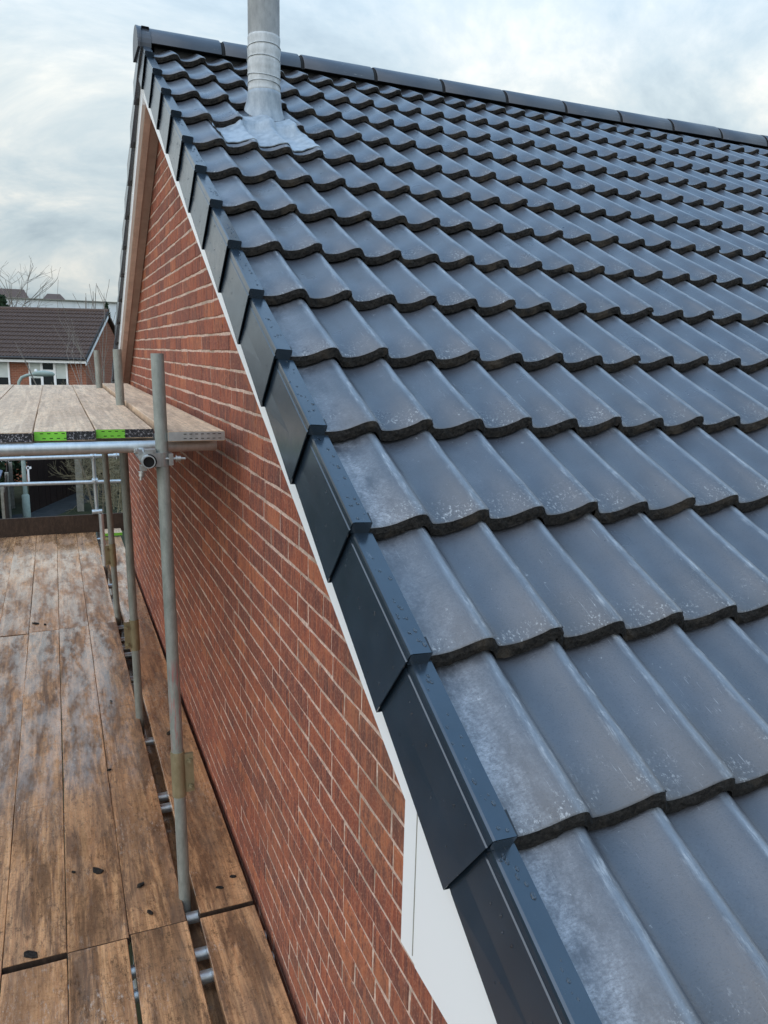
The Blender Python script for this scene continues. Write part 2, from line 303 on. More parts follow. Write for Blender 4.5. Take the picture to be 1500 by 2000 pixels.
# ------------------------------------------------------------------ mesh helpers
ORG = {}
class MB:
    def __init__(s): s.v = []; s.f = []; s.mi = []; s.sm = []; s.at = []
    def add(s, vs, fs, mi=0, smooth=False, at=0.0):
        b = len(s.v); s.v += [tuple(v) for v in vs]
        for f in fs: s.f.append(tuple(b + i for i in f)); s.mi.append(mi); s.sm.append(smooth); s.at.append(at)
    def box(s, a, b, mi=0):
        x0, y0, z0 = a; x1, y1, z1 = b
        s.add([(x0, y0, z0), (x1, y0, z0), (x1, y1, z0), (x0, y1, z0), (x0, y0, z1), (x1, y0, z1), (x1, y1, z1), (x0, y1, z1)],
              [(0, 3, 2, 1), (4, 5, 6, 7), (0, 1, 5, 4), (1, 2, 6, 5), (2, 3, 7, 6), (3, 0, 4, 7)], mi)
    def obox(s, c, ax, ay, az, mi=0):            # oriented box: centre and three half axes
        c, ax, ay, az = map(Vector, (c, ax, ay, az))
        vs = [c + i * ax + j * ay + k * az for k in (-1, 1) for j in (-1, 1) for i in (-1, 1)]
        s.add(vs, [(0, 2, 3, 1), (4, 5, 7, 6), (0, 1, 5, 4), (1, 3, 7, 5), (3, 2, 6, 7), (2, 0, 4, 6)], mi)
    def tube(s, pts, r, n=12, mi=0, caps=True, hollow=0.0):
        pts = [Vector(p) for p in pts]; rs = r if isinstance(r, (list, tuple)) else [r] * len(pts)
        rings = []; up = None
        for i, p in enumerate(pts):
            t = (pts[min(i + 1, len(pts) - 1)] - pts[max(i - 1, 0)]).normalized()
            if up is None: up = Vector((0, 0, 1)) if abs(t.z) < .9 else Vector((1, 0, 0))
            a = t.cross(up).normalized(); b = a.cross(t).normalized(); up = b
            rings.append([p + rs[i] * (math.cos(2 * PI * k / n) * a + math.sin(2 * PI * k / n) * b) for k in range(n)])
        vs = [v for q in rings for v in q]; fs = []
        for i in range(len(pts) - 1):
            for k in range(n):
                fs.append((i * n + k, i * n + (k + 1) % n, (i + 1) * n + (k + 1) % n, (i + 1) * n + k))
        s.add(vs, fs, mi, True)
        if hollow:
            for ring, p, sg in ((rings[0], pts[0], 1), (rings[-1], pts[-1], -1)):
                inn = [p + (v - p) * hollow for v in ring]
                t = (pts[1] - pts[0]).normalized() * .09 * sg
                s.add(ring + inn, [(k, (k + 1) % n, n + (k + 1) % n, n + k) for k in range(n)], mi)
                deep = [v + t for v in inn]
                s.add(inn + deep, [(k, (k + 1) % n, n + (k + 1) % n, n + k) for k in range(n)], mi + 1, True)
                s.add(deep, [tuple(range(n))], mi + 1)
        elif caps:
            s.add(rings[0], [tuple(range(n))[::-1]], mi); s.add(rings[-1], [tuple(range(n))], mi)
    def prism(s, poly, axis, a, b, mi=0):         # polygon of 2D points extruded along axis 0/1/2
        def P(q, h):
            q = list(q); q.insert(axis, h); return tuple(q)
        n = len(poly)
        s.add([P(q, a) for q in poly] + [P(q, b) for q in poly],
              [tuple(range(n))[::-1], tuple(range(n, 2 * n))] + [(i, (i + 1) % n, n + (i + 1) % n, n + i) for i in range(n)], mi)
    def mesh(s, name, mats):
        me = bpy.data.meshes.new(name); me.from_pydata(s.v, [], s.f)
        for k in mats: me.materials.append(MT[k])
        me.polygons.foreach_set('material_index', [min(i, len(mats) - 1) for i in s.mi])
        me.polygons.foreach_set('use_smooth', s.sm)
        if any(s.at):
            a = me.attributes.new('tint', 'FLOAT', 'FACE'); a.data.foreach_set('value', s.at)
        me.update(); return me
def link(name, data, parent=None, org=None, rot=None, local=None):
    o = bpy.data.objects.new(name, data); COL.objects.link(o)
    if parent: o.parent = parent
    po = ORG.get(parent, Vector((0, 0, 0))) if parent else Vector((0, 0, 0))
    if local is not None: o.location = local; ORG[o] = po + Vector(local)
    else:
        og = Vector(org) if org is not None else po
        ORG[o] = og; o.location = og - po
    if rot: o.rotation_euler = rot
    return o
def build(mb, name, mats, parent=None, org=None, world=True):
    """one mesh object; vertices are world positions unless world=False"""
    if isinstance(mats, str): mats = [mats]
    og = Vector(org) if org is not None else (ORG[parent] if parent else Vector((0, 0, 0)))
    if world: mb.v = [(v[0] - og.x, v[1] - og.y, v[2] - og.z) for v in mb.v]
    return link(name, mb.mesh(name, mats), parent, og)
def tag(o, label=None, cat=None, group=None, kind=None):
    for k, v in (('label', label), ('category', cat), ('group', group), ('kind', kind)):
        if v: o[k] = v
    return o
def thing(name, label, cat, org, group=None, rotz=0.0):
    o = link(name, None, None, org); o.rotation_euler = (0, 0, rotz); o.empty_display_size = .1
    return tag(o, label, cat, group)
def jit(a): return random.uniform(-a, a)

GZ = -6.1
# ------------------------------------------------------------------ ground
mb = MB(); mb.add([(-700, -200, GZ), (700, -200, GZ), (700, 1500, GZ), (-700, 1500, GZ)], [(0, 1, 2, 3)])
tag(build(mb, 'ground', 'ground'), kind='structure')
mb = MB(); mb.add([(-9, -6, GZ + .004), (-1.0, -6, GZ + .004), (-1.0, 29.0, GZ + .004), (1.6, 34.5, GZ + .004), (.2, 36, GZ + .004), (-1.9, 30.0, GZ + .004), (-9, 28, GZ + .004)], [tuple(range(7))])
tag(build(mb, 'path', 'path'), kind='structure')

# ------------------------------------------------------------------ the house
PIT = 0.5258; CP, SP = math.cos(PIT), math.sin(PIT); TP = math.tan(PIT)
XV, ZV, G, WR = -0.1229, -0.7641, 0.3501, 0.1497
YR = 4.22; ZR = ZV + YR * TP                        # ridge line of the verge-corner plane
YF = 8.55                                            # far eaves
def rp(x, s, n): return (x, s * CP - n * SP, ZV + s * SP + n * CP)       # near slope
def rf(x, s, n): return (x, 2 * YR - (s * CP - n * SP), ZV + s * SP + n * CP)   # far slope (mirrored)
WY0, WY1 = -0.05, 8.05
house = thing('brick_house', 'red brick house gable with new slate grey tiled roof beside the scaffold', 'house', (0, 4, GZ))

# gable wall: mortar body, 300 largest bricks singly, the rest together
def roofline(y, drop): return min(ZV + y * TP, ZV + (2 * YR - y) * TP) - drop
mb = MB(); X0 = .0019
poly = [(WY0 + .004, -2.9), (WY1 - .004, -2.9), (WY1 - .004, roofline(WY1, .22)), (YR, ZR - .22), (WY0 + .3, roofline(WY0 + .3, .22)), (WY0 + .004, roofline(WY0, .22))]
mb.prism(poly, 0, X0, .24)
gable = build(mb, 'gable_wall', 'mortar', house)
def clip(poly, f):
    out = []
    for i in range(len(poly)):
        a, b = poly[i], poly[(i + 1) % len(poly)]; fa, fb = f(a), f(b)
        if fa >= 0: out.append(a)
        if fa * fb < 0:
            t = fa / (fa - fb); out.append((a[0] + t * (b[0] - a[0]), a[1] + t * (b[1] - a[1])))
    return out
bricks = []
zc0 = 0.0; nrow = 0
z = -2.85 + .075 * .0
k0 = -38
Ci = M.inverted(); f_px = 1525.82
def project(p):
    q = Ci @ Vector(p); return 750 + f_px * q.x / -q.z, 1000 - f_px * q.y / -q.z
for c in range(-38, 22):
    zb = .075 * c + .005; zt = zb + .065
    off = (.1125 if c % 2 else 0) + random.choice((0, 0, 0, .02, -.015))
    y = WY0 - off; first = True
    while y < WY1:
        L = .215
        if random.random() < .05: L = .1025
        a, b = max(y, WY0), min(y + L, WY1)
        if b - a > .03:
            j = lambda: jit(.0026)
            poly = [(a + j(), zb + j()), (b + j(), zb + j()), (b + j(), zt + j()), (a + j(), zt + j())]
            for fn in (lambda p: ZV + p[0] * TP - .17 - p[1], lambda p: ZV + (2 * YR - p[0]) * TP - .17 - p[1]):
                if len(poly) > 2: poly = clip(poly, fn)
            if len(poly) > 2: bricks.append(poly)
        y += L + .010
def brick_geo(poly, mbk, org, tint):
    cy = sum(p[0] for p in poly) / len(poly); cz = sum(p[1] for p in poly) / len(poly); fine_ = []
    for i in range(len(poly)):
        a, b = poly[i], poly[(i + 1) % len(poly)]; q = 3 if abs(a[0] - b[0]) > .05 else 1; fine_.append(a)
        for t in range(1, q + 1):
            f_ = t / (q + 1); fine_.append((a[0] + (b[0] - a[0]) * f_ + jit(.0014), a[1] + (b[1] - a[1]) * f_ + jit(.0016)))
    poly = fine_; n = len(poly)
    px = -.0008 + jit(.0013); tl = jit(.0008)
    ring = lambda x, ins: [(x + tl * (p[0] - cy) * 8, p[0] + (cy - p[0]) / max(abs(p[0] - cy), 1e-4) * min(ins, abs(p[0] - cy) * .5) - org[1], p[1] + (cz - p[1]) / max(abs(p[1] - cz), 1e-4) * min(ins, abs(p[1] - cz) * .5) - org[2]) for p in poly]
    vs = ring(px, .0032) + ring(px + .0028, 0) + ring(.02, 0)
    fs = [tuple(range(n))[::-1]] + [(i, (i + 1) % n, n + (i + 1) % n, n + i) for i in range(n)] + [(n + i, n + (i + 1) % n, 2 * n + (i + 1) % n, 2 * n + i) for i in range(n)]
    mbk.add(vs, fs, 0, False, tint)
def parea(poly):
    q = [project((0, p[0], p[1])) for p in poly]
    cx = sum(a[0] for a in q) / len(q); cy = sum(a[1] for a in q) / len(q)
    A = abs(sum(q[i][0] * q[(i + 1) % len(q)][1] - q[(i + 1) % len(q)][0] * q[i][1] for i in range(len(q)))) / 2
    y_, z_ = sum(p[0] for p in poly) / len(poly), sum(p[1] for p in poly) / len(poly)
    hid = z_ > roofline(y_, .30) or (y_ < .325 and z_ > -1.2)      # behind the bargeboard and the box end
    return A if (-20 < cx < 1500 and -20 < cy < 2020 and not hid) else -1
bricks.sort(key=parea, reverse=True)
for poly in bricks[:300]:
    og = (0, sum(p[0] for p in poly) / len(poly), sum(p[1] for p in poly) / len(poly))
    m1 = MB(); brick_geo(poly, m1, og, random.uniform(.01, .99)); build(m1, 'brick', 'brick', gable, og, world=False)
m1 = MB()
for poly in bricks[300:]: brick_geo(poly, m1, (0, 0, 0), random.uniform(.01, .99))
tag(build(m1, 'smaller_bricks', 'brick', gable, (0, 0, 0), world=False), kind='stuff')
# the body of the house below and behind
mb = MB(); mb.box((.006, WY0 + .01, GZ), (9.5, WY1 - .01, -2.9)); mb.box((.245, WY0 + .01, -2.9), (9.5, WY1 - .01, -1.1))
build(mb, 'lower_wall', 'farbrick', house)

# roof tiles
prof_pts = [(0, .05), (.08, 0), (.18, .025), (.3, .12), (.42, .32), (.52, .55), (.6, .74), (.68, .90), (.74, .98), (.79, 1.0), (.84, .95), (.89, .74), (.94, .37), (.975, .13), (1, .05)]
AMP = .031
def hprof(x):                       # x = 0 at the crest of the left-hand joint
    t = (x / WR + .79) % 1.0
    for (a, b), (c, d) in zip(prof_pts, prof_pts[1:]):
        if t <= c: return .0134 - AMP + AMP * (b + (d - b) * (t - a) / (c - a))
    return .0134 - AMP
xs0 = []
for p in range(0, 3):
    for t, _ in prof_pts[:-1]:
        x = (t - .79 + p) * WR
        if .010 <= x <= 2 * WR + .0125: xs0.append(x)
xs0 = [.006] + xs0 + [2 * WR + .013]
LT, TH = .415, .0275
def tile_mesh(first, seed):
    rnd = random.Random(seed); m = MB()
    xs = [x for x in xs0 if not (first and x < .036)]
    if first: xs = [.005, .02] + xs
    def h(x):
        v = hprof(x)
        if first and x < .045: v = .0134 - AMP
        if x < .03 and not first: v -= .009 * (1 - x / .03)
        if x > 2 * WR - .02: v += .004
        return v
    n = len(xs); tilt = lambda y: -.037 * y / .35
    rings = [(.0, -.0035), (.0035, 0.0), (.18, 0), (LT, 0)]
    vs = [(x, y + (0 if r else 0), h(x) + dz + tilt(y)) for r, (y, dz) in enumerate(rings) for x in xs]
    fs = [(r * n + i, r * n + i + 1, (r + 1) * n + i + 1, (r + 1) * n + i) for r in range(len(rings) - 1) for i in range(n - 1)]
    m.add(vs, fs, 0, True)
    th = lambda i: (.015 if i >= n - 2 else TH)
    fr = [[(x, rnd.uniform(-.0012, .0008), h(x) - .0035) for x in xs],
          [(x, -.0065 + rnd.uniform(-.003, .002), h(x) - th(i) * .5 + rnd.uniform(-.002, .002)) for i, x in enumerate(xs)],
          [(x, -.0110 + rnd.uniform(-.002, .002), h(x) - th(i) + rnd.uniform(-.0012, .0012)) for i, x in enumerate(xs)],
          [(x, .05, h(x) - th(i)) for i, x in enumerate(xs)]]
    fr[0] = [(x, 0.0, h(x) - .0035) for x in xs]
    m.add([v for q in fr for v in q], [(r * n + i, (r + 1) * n + i, (r + 1) * n + i + 1, r * n + i + 1) for r in range(3) for i in range(n - 1)], 1, False)
    xe = xs[-1]; he = h(xe)            # right-hand lip
    m.add([(xe, y, he + tilt(y)) for y in (0, LT)] + [(xe, y, he - .011 + tilt(y)) for y in (0, LT)], [(0, 2, 3, 1)], 1)
    return m.mesh('roof_tile', ['tile', 'edge'])
TM = [tile_mesh(False, i) for i in range(8)]; TF = [tile_mesh(True, 50 + i) for i in range(3)]
mb = MB()                                 # the deck under the tiles
mb.prism([(-.62 * CP + .05, ZV - .62 * SP - .075), (YR, ZR - .07), (YF + .05, ZV + (2 * YR - YF) * TP - .11), (YF + .05, ZV + (2 * YR - YF) * TP - .15), (YR, ZR - .13), (-.62 * CP + .05, ZV - .62 * SP - .115)], 0, XV + .03, 9.4)
roof = build(mb, 'roof', 'black', house)
cells = []
for k in range(-2, 14):
    for c in range(0, 31):
        x0 = XV + .0111 + c * 2 * WR
        u, v = project(rp(x0 + .15, k * G + .15, 0))
        d = (Vector(rp(x0 + .15, k * G + .15, 0)) - M.translation).length
        vis = -150 < u < 1750 and -100 < v < 2250
        cells.append((0 if vis else 1, d, k, c, x0))
cells.sort()
rest = MB()
for i, (hid, d, k, c, x0) in enumerate(cells):
    me = random.choice(TF if c == 0 else TM)
    p = rp(x0 + jit(.0014), k * G + jit(.0034) - .0035, jit(.0011))
    if i < 300:
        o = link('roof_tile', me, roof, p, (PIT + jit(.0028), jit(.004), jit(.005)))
        if k == 13: o.scale = (1, .70, 1)
        ef = 0.0
        if c == 0: ef = {-2: 1.1, -1: 1.15, 0: 1.1, 1: .55, 2: 1.15, 3: .5, 4: .6}.get(k, random.uniform(.1, .5))
        elif c == 1: ef = random.uniform(0, .15)
        o.color = (ef, 0, 0, 1)
    else:
        mt = Matrix.Translation(p) @ Euler((PIT, 0, 0)).to_matrix().to_4x4() @ Matrix.Diagonal((1, .70 if k == 13 else 1, 1, 1))
        b = len(rest.v); rest.v += [tuple(mt @ v.co) for v in me.vertices]
        for q in me.polygons:
            rest.f.append(tuple(b + j for j in q.vertices)); rest.mi.append(q.material_index); rest.sm.append(q.use_smooth); rest.at.append(0)
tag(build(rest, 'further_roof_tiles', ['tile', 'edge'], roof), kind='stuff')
far = MB(); base = TM[0]                        # the slope turned away from the camera
for k in range(-1, 14):
    for c in range(0, 31):
        mt = Matrix.Translation(rf(XV + c * 2 * WR + .31, k * G, 0)) @ Euler((PIT, 0, PI)).to_matrix().to_4x4()
        mt = Matrix.Translation(rf(XV + c * 2 * WR + .31, k * G, 0)) @ Matrix.Rotation(PI, 4, 'Z') @ Matrix.Rotation(PIT, 4, 'X') @ Matrix.Diagonal((1, .70 if k == 13 else 1, 1, 1))
        b = len(far.v); far.v += [tuple(mt @ v.co) for v in base.vertices]
        for q in base.polygons:
            far.f.append(tuple(b + j for j in q.vertices)); far.mi.append(q.material_index); far.sm.append(q.use_smooth); far.at.append(0)
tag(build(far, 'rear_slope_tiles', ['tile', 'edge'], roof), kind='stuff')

# dry verge units
def verge_mesh(depth=.198, flare=.014):
    m = MB()
    sec = [(.043, -.016), (.043, .001), (.006, .0035), (.0015, .002), (0, -.003), (-.0008, -.0135), (.0012, -.0155), (.0008, -.019), (-.0015, -.021), (-flare * .5, -depth * .5), (-flare, -depth + .004), (-flare + .002, -depth), (.012, -depth)]
    sub = [(0, 0, 0), (.12, 0, 0), (.36, 0, 0), (.43, .004, .0)]
    n = len(sec); tilt = lambda y: -.030 * y / .35
    def ring(y, inx):
        k = y / .43
        return [(x + inx + .010 * k, y + (.022 * min(1, -z / depth) if y == 0 and z < -.01 else 0), z + tilt(y) - (0 if z > -.15 else -.043 * k)) for x, z in sec]
    vs = [v for y, ix, _ in sub for v in ring(y, ix)]
    m.add(vs, [(r * n + i, r * n + i + 1, (r + 1) * n + i + 1, (r + 1) * n + i) for r in range(len(sub) - 1) for i in range(n - 1)][::1], 0, False)
    # thickness of the lower end: a return lip set back inside
    r0 = ring(0, 0); inn = [(x + .004, y + .001, z - .003 if z > -.02 else z) for x, y, z in r0]; deep = [(x + .010, y + .05, z - .016 if z > -.03 else z) for x, y, z in inn]
    m.add(r0 + inn, [(i, n + i, n + i + 1, i + 1) for i in range(n - 1)], 0)
    m.add(inn + deep, [(i, n + i, n + i + 1, i + 1) for i in range(n - 1)], 1)
    # closed front lip below the flange
    m.add([(.0435, -.0006, .0008), (.002, -.0006, .002), (.002, -.0006, -.026), (.0435, -.0006, -.030), (.0435, .02, -.030), (.002, .02, -.026)], [(0, 1, 2, 3), (3, 2, 5, 4)], 0)
    m.add([(.0435, -.0006, .0008), (.0435, -.0006, -.030), (.0435, .02, -.030), (.0435, .02, -.003)], [(0, 1, 2, 3)], 0)
    # end wall behind the lip keeps the hollow dark
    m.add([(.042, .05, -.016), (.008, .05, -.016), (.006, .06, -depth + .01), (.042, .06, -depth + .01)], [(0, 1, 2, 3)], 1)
    return m.mesh('verge_unit', ['verge', 'black'])
VM = verge_mesh()
def drops(k, cnt):
    m = MB(); rr = random.Random(100 + k)
    for i in range(cnt):
        y = rr.uniform(.01, .34); tl = -.030 * y / .35
        if rr.random() < .62:
            c = Vector((rr.uniform(.009, .039), y, .0022 + tl)); ax = Vector((1, 0, 0)); ay = Vector((0, 1, 0)); az = Vector((0, 0, 1))
            r = rr.uniform(.0014, .0042); e_ = rr.uniform(1, 1.9); hgt = .5
        else:
            zz = -rr.uniform(.03, .17)
            c = Vector((-.014 * (-zz / .198) - .0007 + .010 * y / .43, y, zz + tl)); ax = Vector((0, -.5, -.86)); ay = Vector((0, .86, -.5)); az = Vector((-1, 0, 0))
            r = rr.uniform(.0012, .0028); e_ = 1; hgt = .6; ax, ay = ay, ax; e_ = rr.uniform(1, 1.7)
        N = 7; rings = [(1, 0), (.8, .6), (.35, .95)]
        vs = [c + ax * (r * q * math.cos(2 * PI * j / N)) + ay * (r * e_ * q * math.sin(2 * PI * j / N)) + az * (r * hgt * h_) for q, h_ in rings for j in range(N)] + [c + az * r * hgt]
        fs = [(a * N + j, a * N + (j + 1) % N, (a + 1) * N + (j + 1) % N, (a + 1) * N + j) for a in range(2) for j in range(N)] + [(2 * N + j, 2 * N + (j + 1) % N, 3 * N) for j in range(N)]
        m.add(vs, fs, 0, True)
    return m.mesh('raindrops', ['drop'])
for k in range(-2, 14):
    o = link('verge_unit', VM, house, rp(XV - .003, k * G - .010, .001), (PIT + jit(.003), 0, jit(.004)))
    if k < 10:
        d = bpy.data.objects.new('raindrops', drops(k, 34 if k < 3 else 26)); COL.objects.link(d); d.parent = o; ORG[d] = ORG[o]; d['kind'] = 'stuff'
fm = MB(); fm.v = [(-v.co.x, v.co.y, v.co.z) for v in VM.vertices]
fm.f = [tuple(p.vertices)[::-1] for p in VM.polygons]; fm.mi = [p.material_index for p in VM.polygons]; fm.sm = [False] * len(fm.f); fm.at = [0] * len(fm.f)
FVM = fm.mesh('verge_unit', ['verge', 'black'])
for k in range(-1, 14):
    o = link('verge_unit', FVM, house, rf(XV - .012, k * G, 0), (PIT, 0, 0)); o.rotation_euler = (Matrix.Rotation(PI, 4, 'Z') @ Matrix.Rotation(PIT, 4, 'X')).to_euler()

# bargeboards, soffits and the box end at the eaves
def line(y, drop, far_): return (ZV + (2 * YR - y) * TP - drop) if far_ else (ZV + y * TP - drop)
mb = MB(); mb.prism([(.20, line(.20, .10, 0)), (YR, ZR - .10), (YR, ZR - .327), (.20, line(.20, .327, 0))], 0, -.1085, -.094)
build(mb, 'bargeboard', 'upvc', house)
mb = MB(); mb.prism([(YR + .002, ZR - .10), (YF - .02, line(YF - .02, .10, 1)), (YF - .02, line(YF - .02, .36, 1)), (YR + .002, ZR - .36)], 0, -.118, -.100)
rb = build(mb, 'bargeboard', 'upvc', house)
mb = MB()
for i in range(11):
    y = YR + .35 + i * .38; c = Vector((-.1185, y, line(y, .31, 1)))
    mb.tube([c + Vector((.002, 0, 0)), c - Vector((.003, 0, 0))], .006, 8)
tag(build(mb, 'nail_heads', 'upvc', rb), kind='stuff')
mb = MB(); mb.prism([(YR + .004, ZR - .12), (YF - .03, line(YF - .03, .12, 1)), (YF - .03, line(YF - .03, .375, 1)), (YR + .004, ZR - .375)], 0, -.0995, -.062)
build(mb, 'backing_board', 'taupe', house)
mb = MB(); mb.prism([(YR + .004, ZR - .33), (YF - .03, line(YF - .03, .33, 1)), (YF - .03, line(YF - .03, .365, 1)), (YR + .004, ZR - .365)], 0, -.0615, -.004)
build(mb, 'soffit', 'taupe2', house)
mb = MB(); mb.prism([(.33, line(.33, .20, 0)), (YR - .004, ZR - .20), (YR - .004, ZR - .235), (.33, line(.33, .235, 0))], 0, -.0935, -.004)
build(mb, 'soffit', 'upvc', house)
ZB = -1.204
mb = MB(); mb.prism([(.326, line(.326, .10, 0)), (.326, ZB), (-.49, ZB), (-.49, line(-.49, .10, 0))], 0, -.1105, -.004)
build(mb, 'box_end_trim', 'upvc', house)
mb = MB(); mb.prism([(.264, line(.264, .10, 0)), (.264, ZB + .018), (.252, ZB + .003), (-.50, ZB + .003), (-.50, line(-.50, .10, 0))], 0, -.1142, -.1107)
build(mb, 'box_end', 'upvc', house)
mb = MB(); mb.box((-.1152, .2625, ZB + .02), (-.1108, .2648, -.87)); build(mb, 'seam_shadow_strip', 'concrete', house)  # grey strip standing proud, drawn in for the shadow line at the seam
mb = MB(); mb.box((-.1, -.52, ZB + .005), (9.4, -.505, ZB + .21)); build(mb, 'fascia', 'upvc', house)
mb = MB(); mb.tube([(-.11, -.575, ZB + .16), (9.4, -.575, ZB + .15)], .055, 14); build(mb, 'gutter', 'black', house)

# ridge tiles
RC = ZR - .084; RR = .127
def ridge_sec(r, a0, a1, n): return [(r * math.cos(a0 + (a1 - a0) * i / n) * 1.06, r * math.sin(a0 + (a1 - a0) * i / n)) for i in range(n + 1)]
def ridge_mesh(L, name, r=RR, th=.016, mats=('ridge', 'edge')):
    m = MB(); a0, a1 = math.radians(7), math.radians(173); n = 14
    so_, si = ridge_sec(r, a0, a1, n), ridge_sec(r - th, a0, a1, n); q = n + 1
    st = [(0, 0, -.004), (.004, 0, 0), (L - .004, 0, 0), (L, 0, -.004)]
    def flat(y, z): # angular shoulders with a rounded crown
        return y, z
    vs = [(x, y * (1 + d / r), z * (1 + d / r)) for x, _, d in st for y, z in so_]
    m.add(vs, [(s * q + i, s * q + i + 1, (s + 1) * q + i + 1, (s + 1) * q + i) for s in range(3) for i in range(n)], 0, True)
    for x in (0, L):
        m.add([(x, y * (1 - .004 / r), z * (1 - .004 / r)) for y, z in so_] + [(x, y, z) for y, z in si], [(i, i + 1, q + i + 1, q + i) for i in range(n)], 1)
    for e_ in (0, n):
        m.add([(x, *so_[e_]) for x in (0, L)] + [(x, *si[e_]) for x in (0, L)], [(0, 1, 3, 2)], 1)
    m.add([(x, y, z) for x in (0, L) for y, z in si], [(i, i + 1, q + i + 1, q + i) for i in range(n)], 1)
    return m.mesh(name, list(mats))
LR = .479; JX = .337
ME = ridge_mesh(LR - .022, 'ridge_tile'); ME0 = ridge_mesh(JX - .011 + .128, 'ridge_tile'); MU = ridge_mesh(.034, 'ridge_union', RR - .008, .010, ('dark', 'dark'))
link('ridge_tile', ME0, house, (-.128, YR, RC), (0, 0, 0))
for i in range(19):
    x = JX + i * LR
    link('ridge_tile', ME, house, (x + .011, YR, RC + jit(.002)), (0, jit(.004), jit(.004)))
    u_ = link('ridge_union', MU, house, (x - .017, YR, RC - .001))
mb = MB(); q = [(y, z) for y, z in ridge_sec(RR + .006, math.radians(-6), math.radians(186), 18)]
mb.prism([(YR + y, RC + z) for y, z in q], 0, -.146, -.134)
mb.prism([(YR + y * .985, RC + z * .985) for y, z in q], 0, -.134, -.072)
build(mb, 'ridge_end_cap', 'ridge', house)
mb = MB()                                         # dark ventilated roll under the ridge
mb.prism([(YR - .085, RC - .03), (YR - .08, RC + .05), (YR + .08, RC + .05), (YR + .085, RC - .03)], 0, -.05, 9.3)
build(mb, 'ridge_roll', 'black', house)

# flue pipe with lead slate
FX, FY = .352, 3.205; FZ = ZV + FY * TP
fl = MB()
def lathe(m, prof, mi=0, n=32, bulge=0):
    vs = []
    for z_, r_ in prof:
        for k in range(n):
            a = 2 * PI * k / n; rr_ = r_ + (jit(bulge) if bulge else 0)
            vs.append((FX + rr_ * math.cos(a), FY + rr_ * math.sin(a), z_))
    m.add(vs, [(i * n + k, i * n + (k + 1) % n, (i + 1) * n + (k + 1) % n, (i + 1) * n + k) for i in range(len(prof) - 1) for k in range(n)], mi, True)
lathe(fl, [(FZ - .2, .0745), (FZ + .33, .0745), (FZ + .331, .0765), (2.9, .0765), (2.9, .0785), (2.915, .0785), (2.916, .0765), (3.25, .0765), (3.25, .06)])
flue = build(fl, 'flue_pipe', 'flue', house)
wr = MB(); prof = []; zz = FZ + .075
while zz < FZ + .322:
    prof.append((zz, .0775 + random.uniform(0, .0035))); zz += random.uniform(.007, .017)
lathe(wr, [(FZ + .073, .075)] + prof + [(FZ + .327, .0785), (FZ + .332, .075)], 0, 32, .0006)
build(wr, 'sealing_wrap', 'tape', flue)
for t_, z_ in enumerate((.11, .15, .22, .275)):
    wq = MB(); ph = random.uniform(0, 6)
    wq.tube([(FX + .0805 * math.cos(a * PI / 16), FY + .0805 * math.sin(a * PI / 16), FZ + z_ + .010 * math.sin(a * PI / 16 + ph)) for a in range(33)], .0022, 6)
    build(wq, 'wrap_fold', 'tape', flue)
lc = MB(); N = 40; vs = []
stp = [(.080, .0790), (.078, .0810), (.06, .0820), (.052, .0835), (.030, .0845), (.012, .089), (-.016, .098)]
for q_, (hh, rr_) in enumerate(stp):
    for k in range(N):
        a = 2 * PI * k / N; x = FX + rr_ * math.cos(a); y = FY + rr_ * math.sin(a) * 1.04
        zz = FZ + hh if hh > .055 else None
        pl = ZV + y * TP
        if hh <= .055: zz = pl + hh + .004
        vs.append((x, y, zz))
lc.add(vs, [(i * N + k, (i + 1) * N + k, (i + 1) * N + (k + 1) % N, i * N + (k + 1) % N) for i in range(len(stp) - 1) for k in range(N)], 0, True)
build(lc, 'lead_collar', 'lead', flue)
ap = MB(); nx, ny = 80, 24; vs = []
for j in range(ny):
    for i in range(nx):
        x = .045 + (.525 - .045) * i / (nx - 1)
        s0 = 3.185 + .006 * math.sin(i * .21) + .002 * math.sin(i * .9); s_ = s0 + (3.62 - s0) * j / (ny - 1)
        xl = (x - (XV + .0111)) % (2 * WR)
        sm_ = max(0, min(1, (s_ - 3.455) / .05)); ed_ = max(0, min(1, min(x - .17, .49 - x) / .03)); h9 = hprof(xl) - .037 * (s_ - 3.15) / .35; h10 = hprof(xl) * .8 - .037 * (s_ - 3.5) / .35 + .003; h_ = h9 + (h10 - h9) * sm_ * ed_
        if s_ > 3.5: h_ = h_
        h_ = h_ + .0075 + .0006 * math.sin(i * .8 + j * .5) + .0008 * math.sin(j * .6 + i * .23)
        vs.append(rp(x + .004 * math.sin(j * 1.1), s_, h_))
ap.add(vs, [(j * nx + i, j * nx + i + 1, (j + 1) * nx + i + 1, (j + 1) * nx + i) for j in range(ny - 1) for i in range(nx - 1)], 0, True)
ap.add(vs[:nx] + [rp(*( (v[0], 0, 0))) if False else (v[0], v[1] + .001, v[2] - .004) for v in vs[:nx]], [(i, nx + i, nx + i + 1, i + 1) for i in range(nx - 1)], 0)
build(ap, 'lead_apron', 'lead', flue)

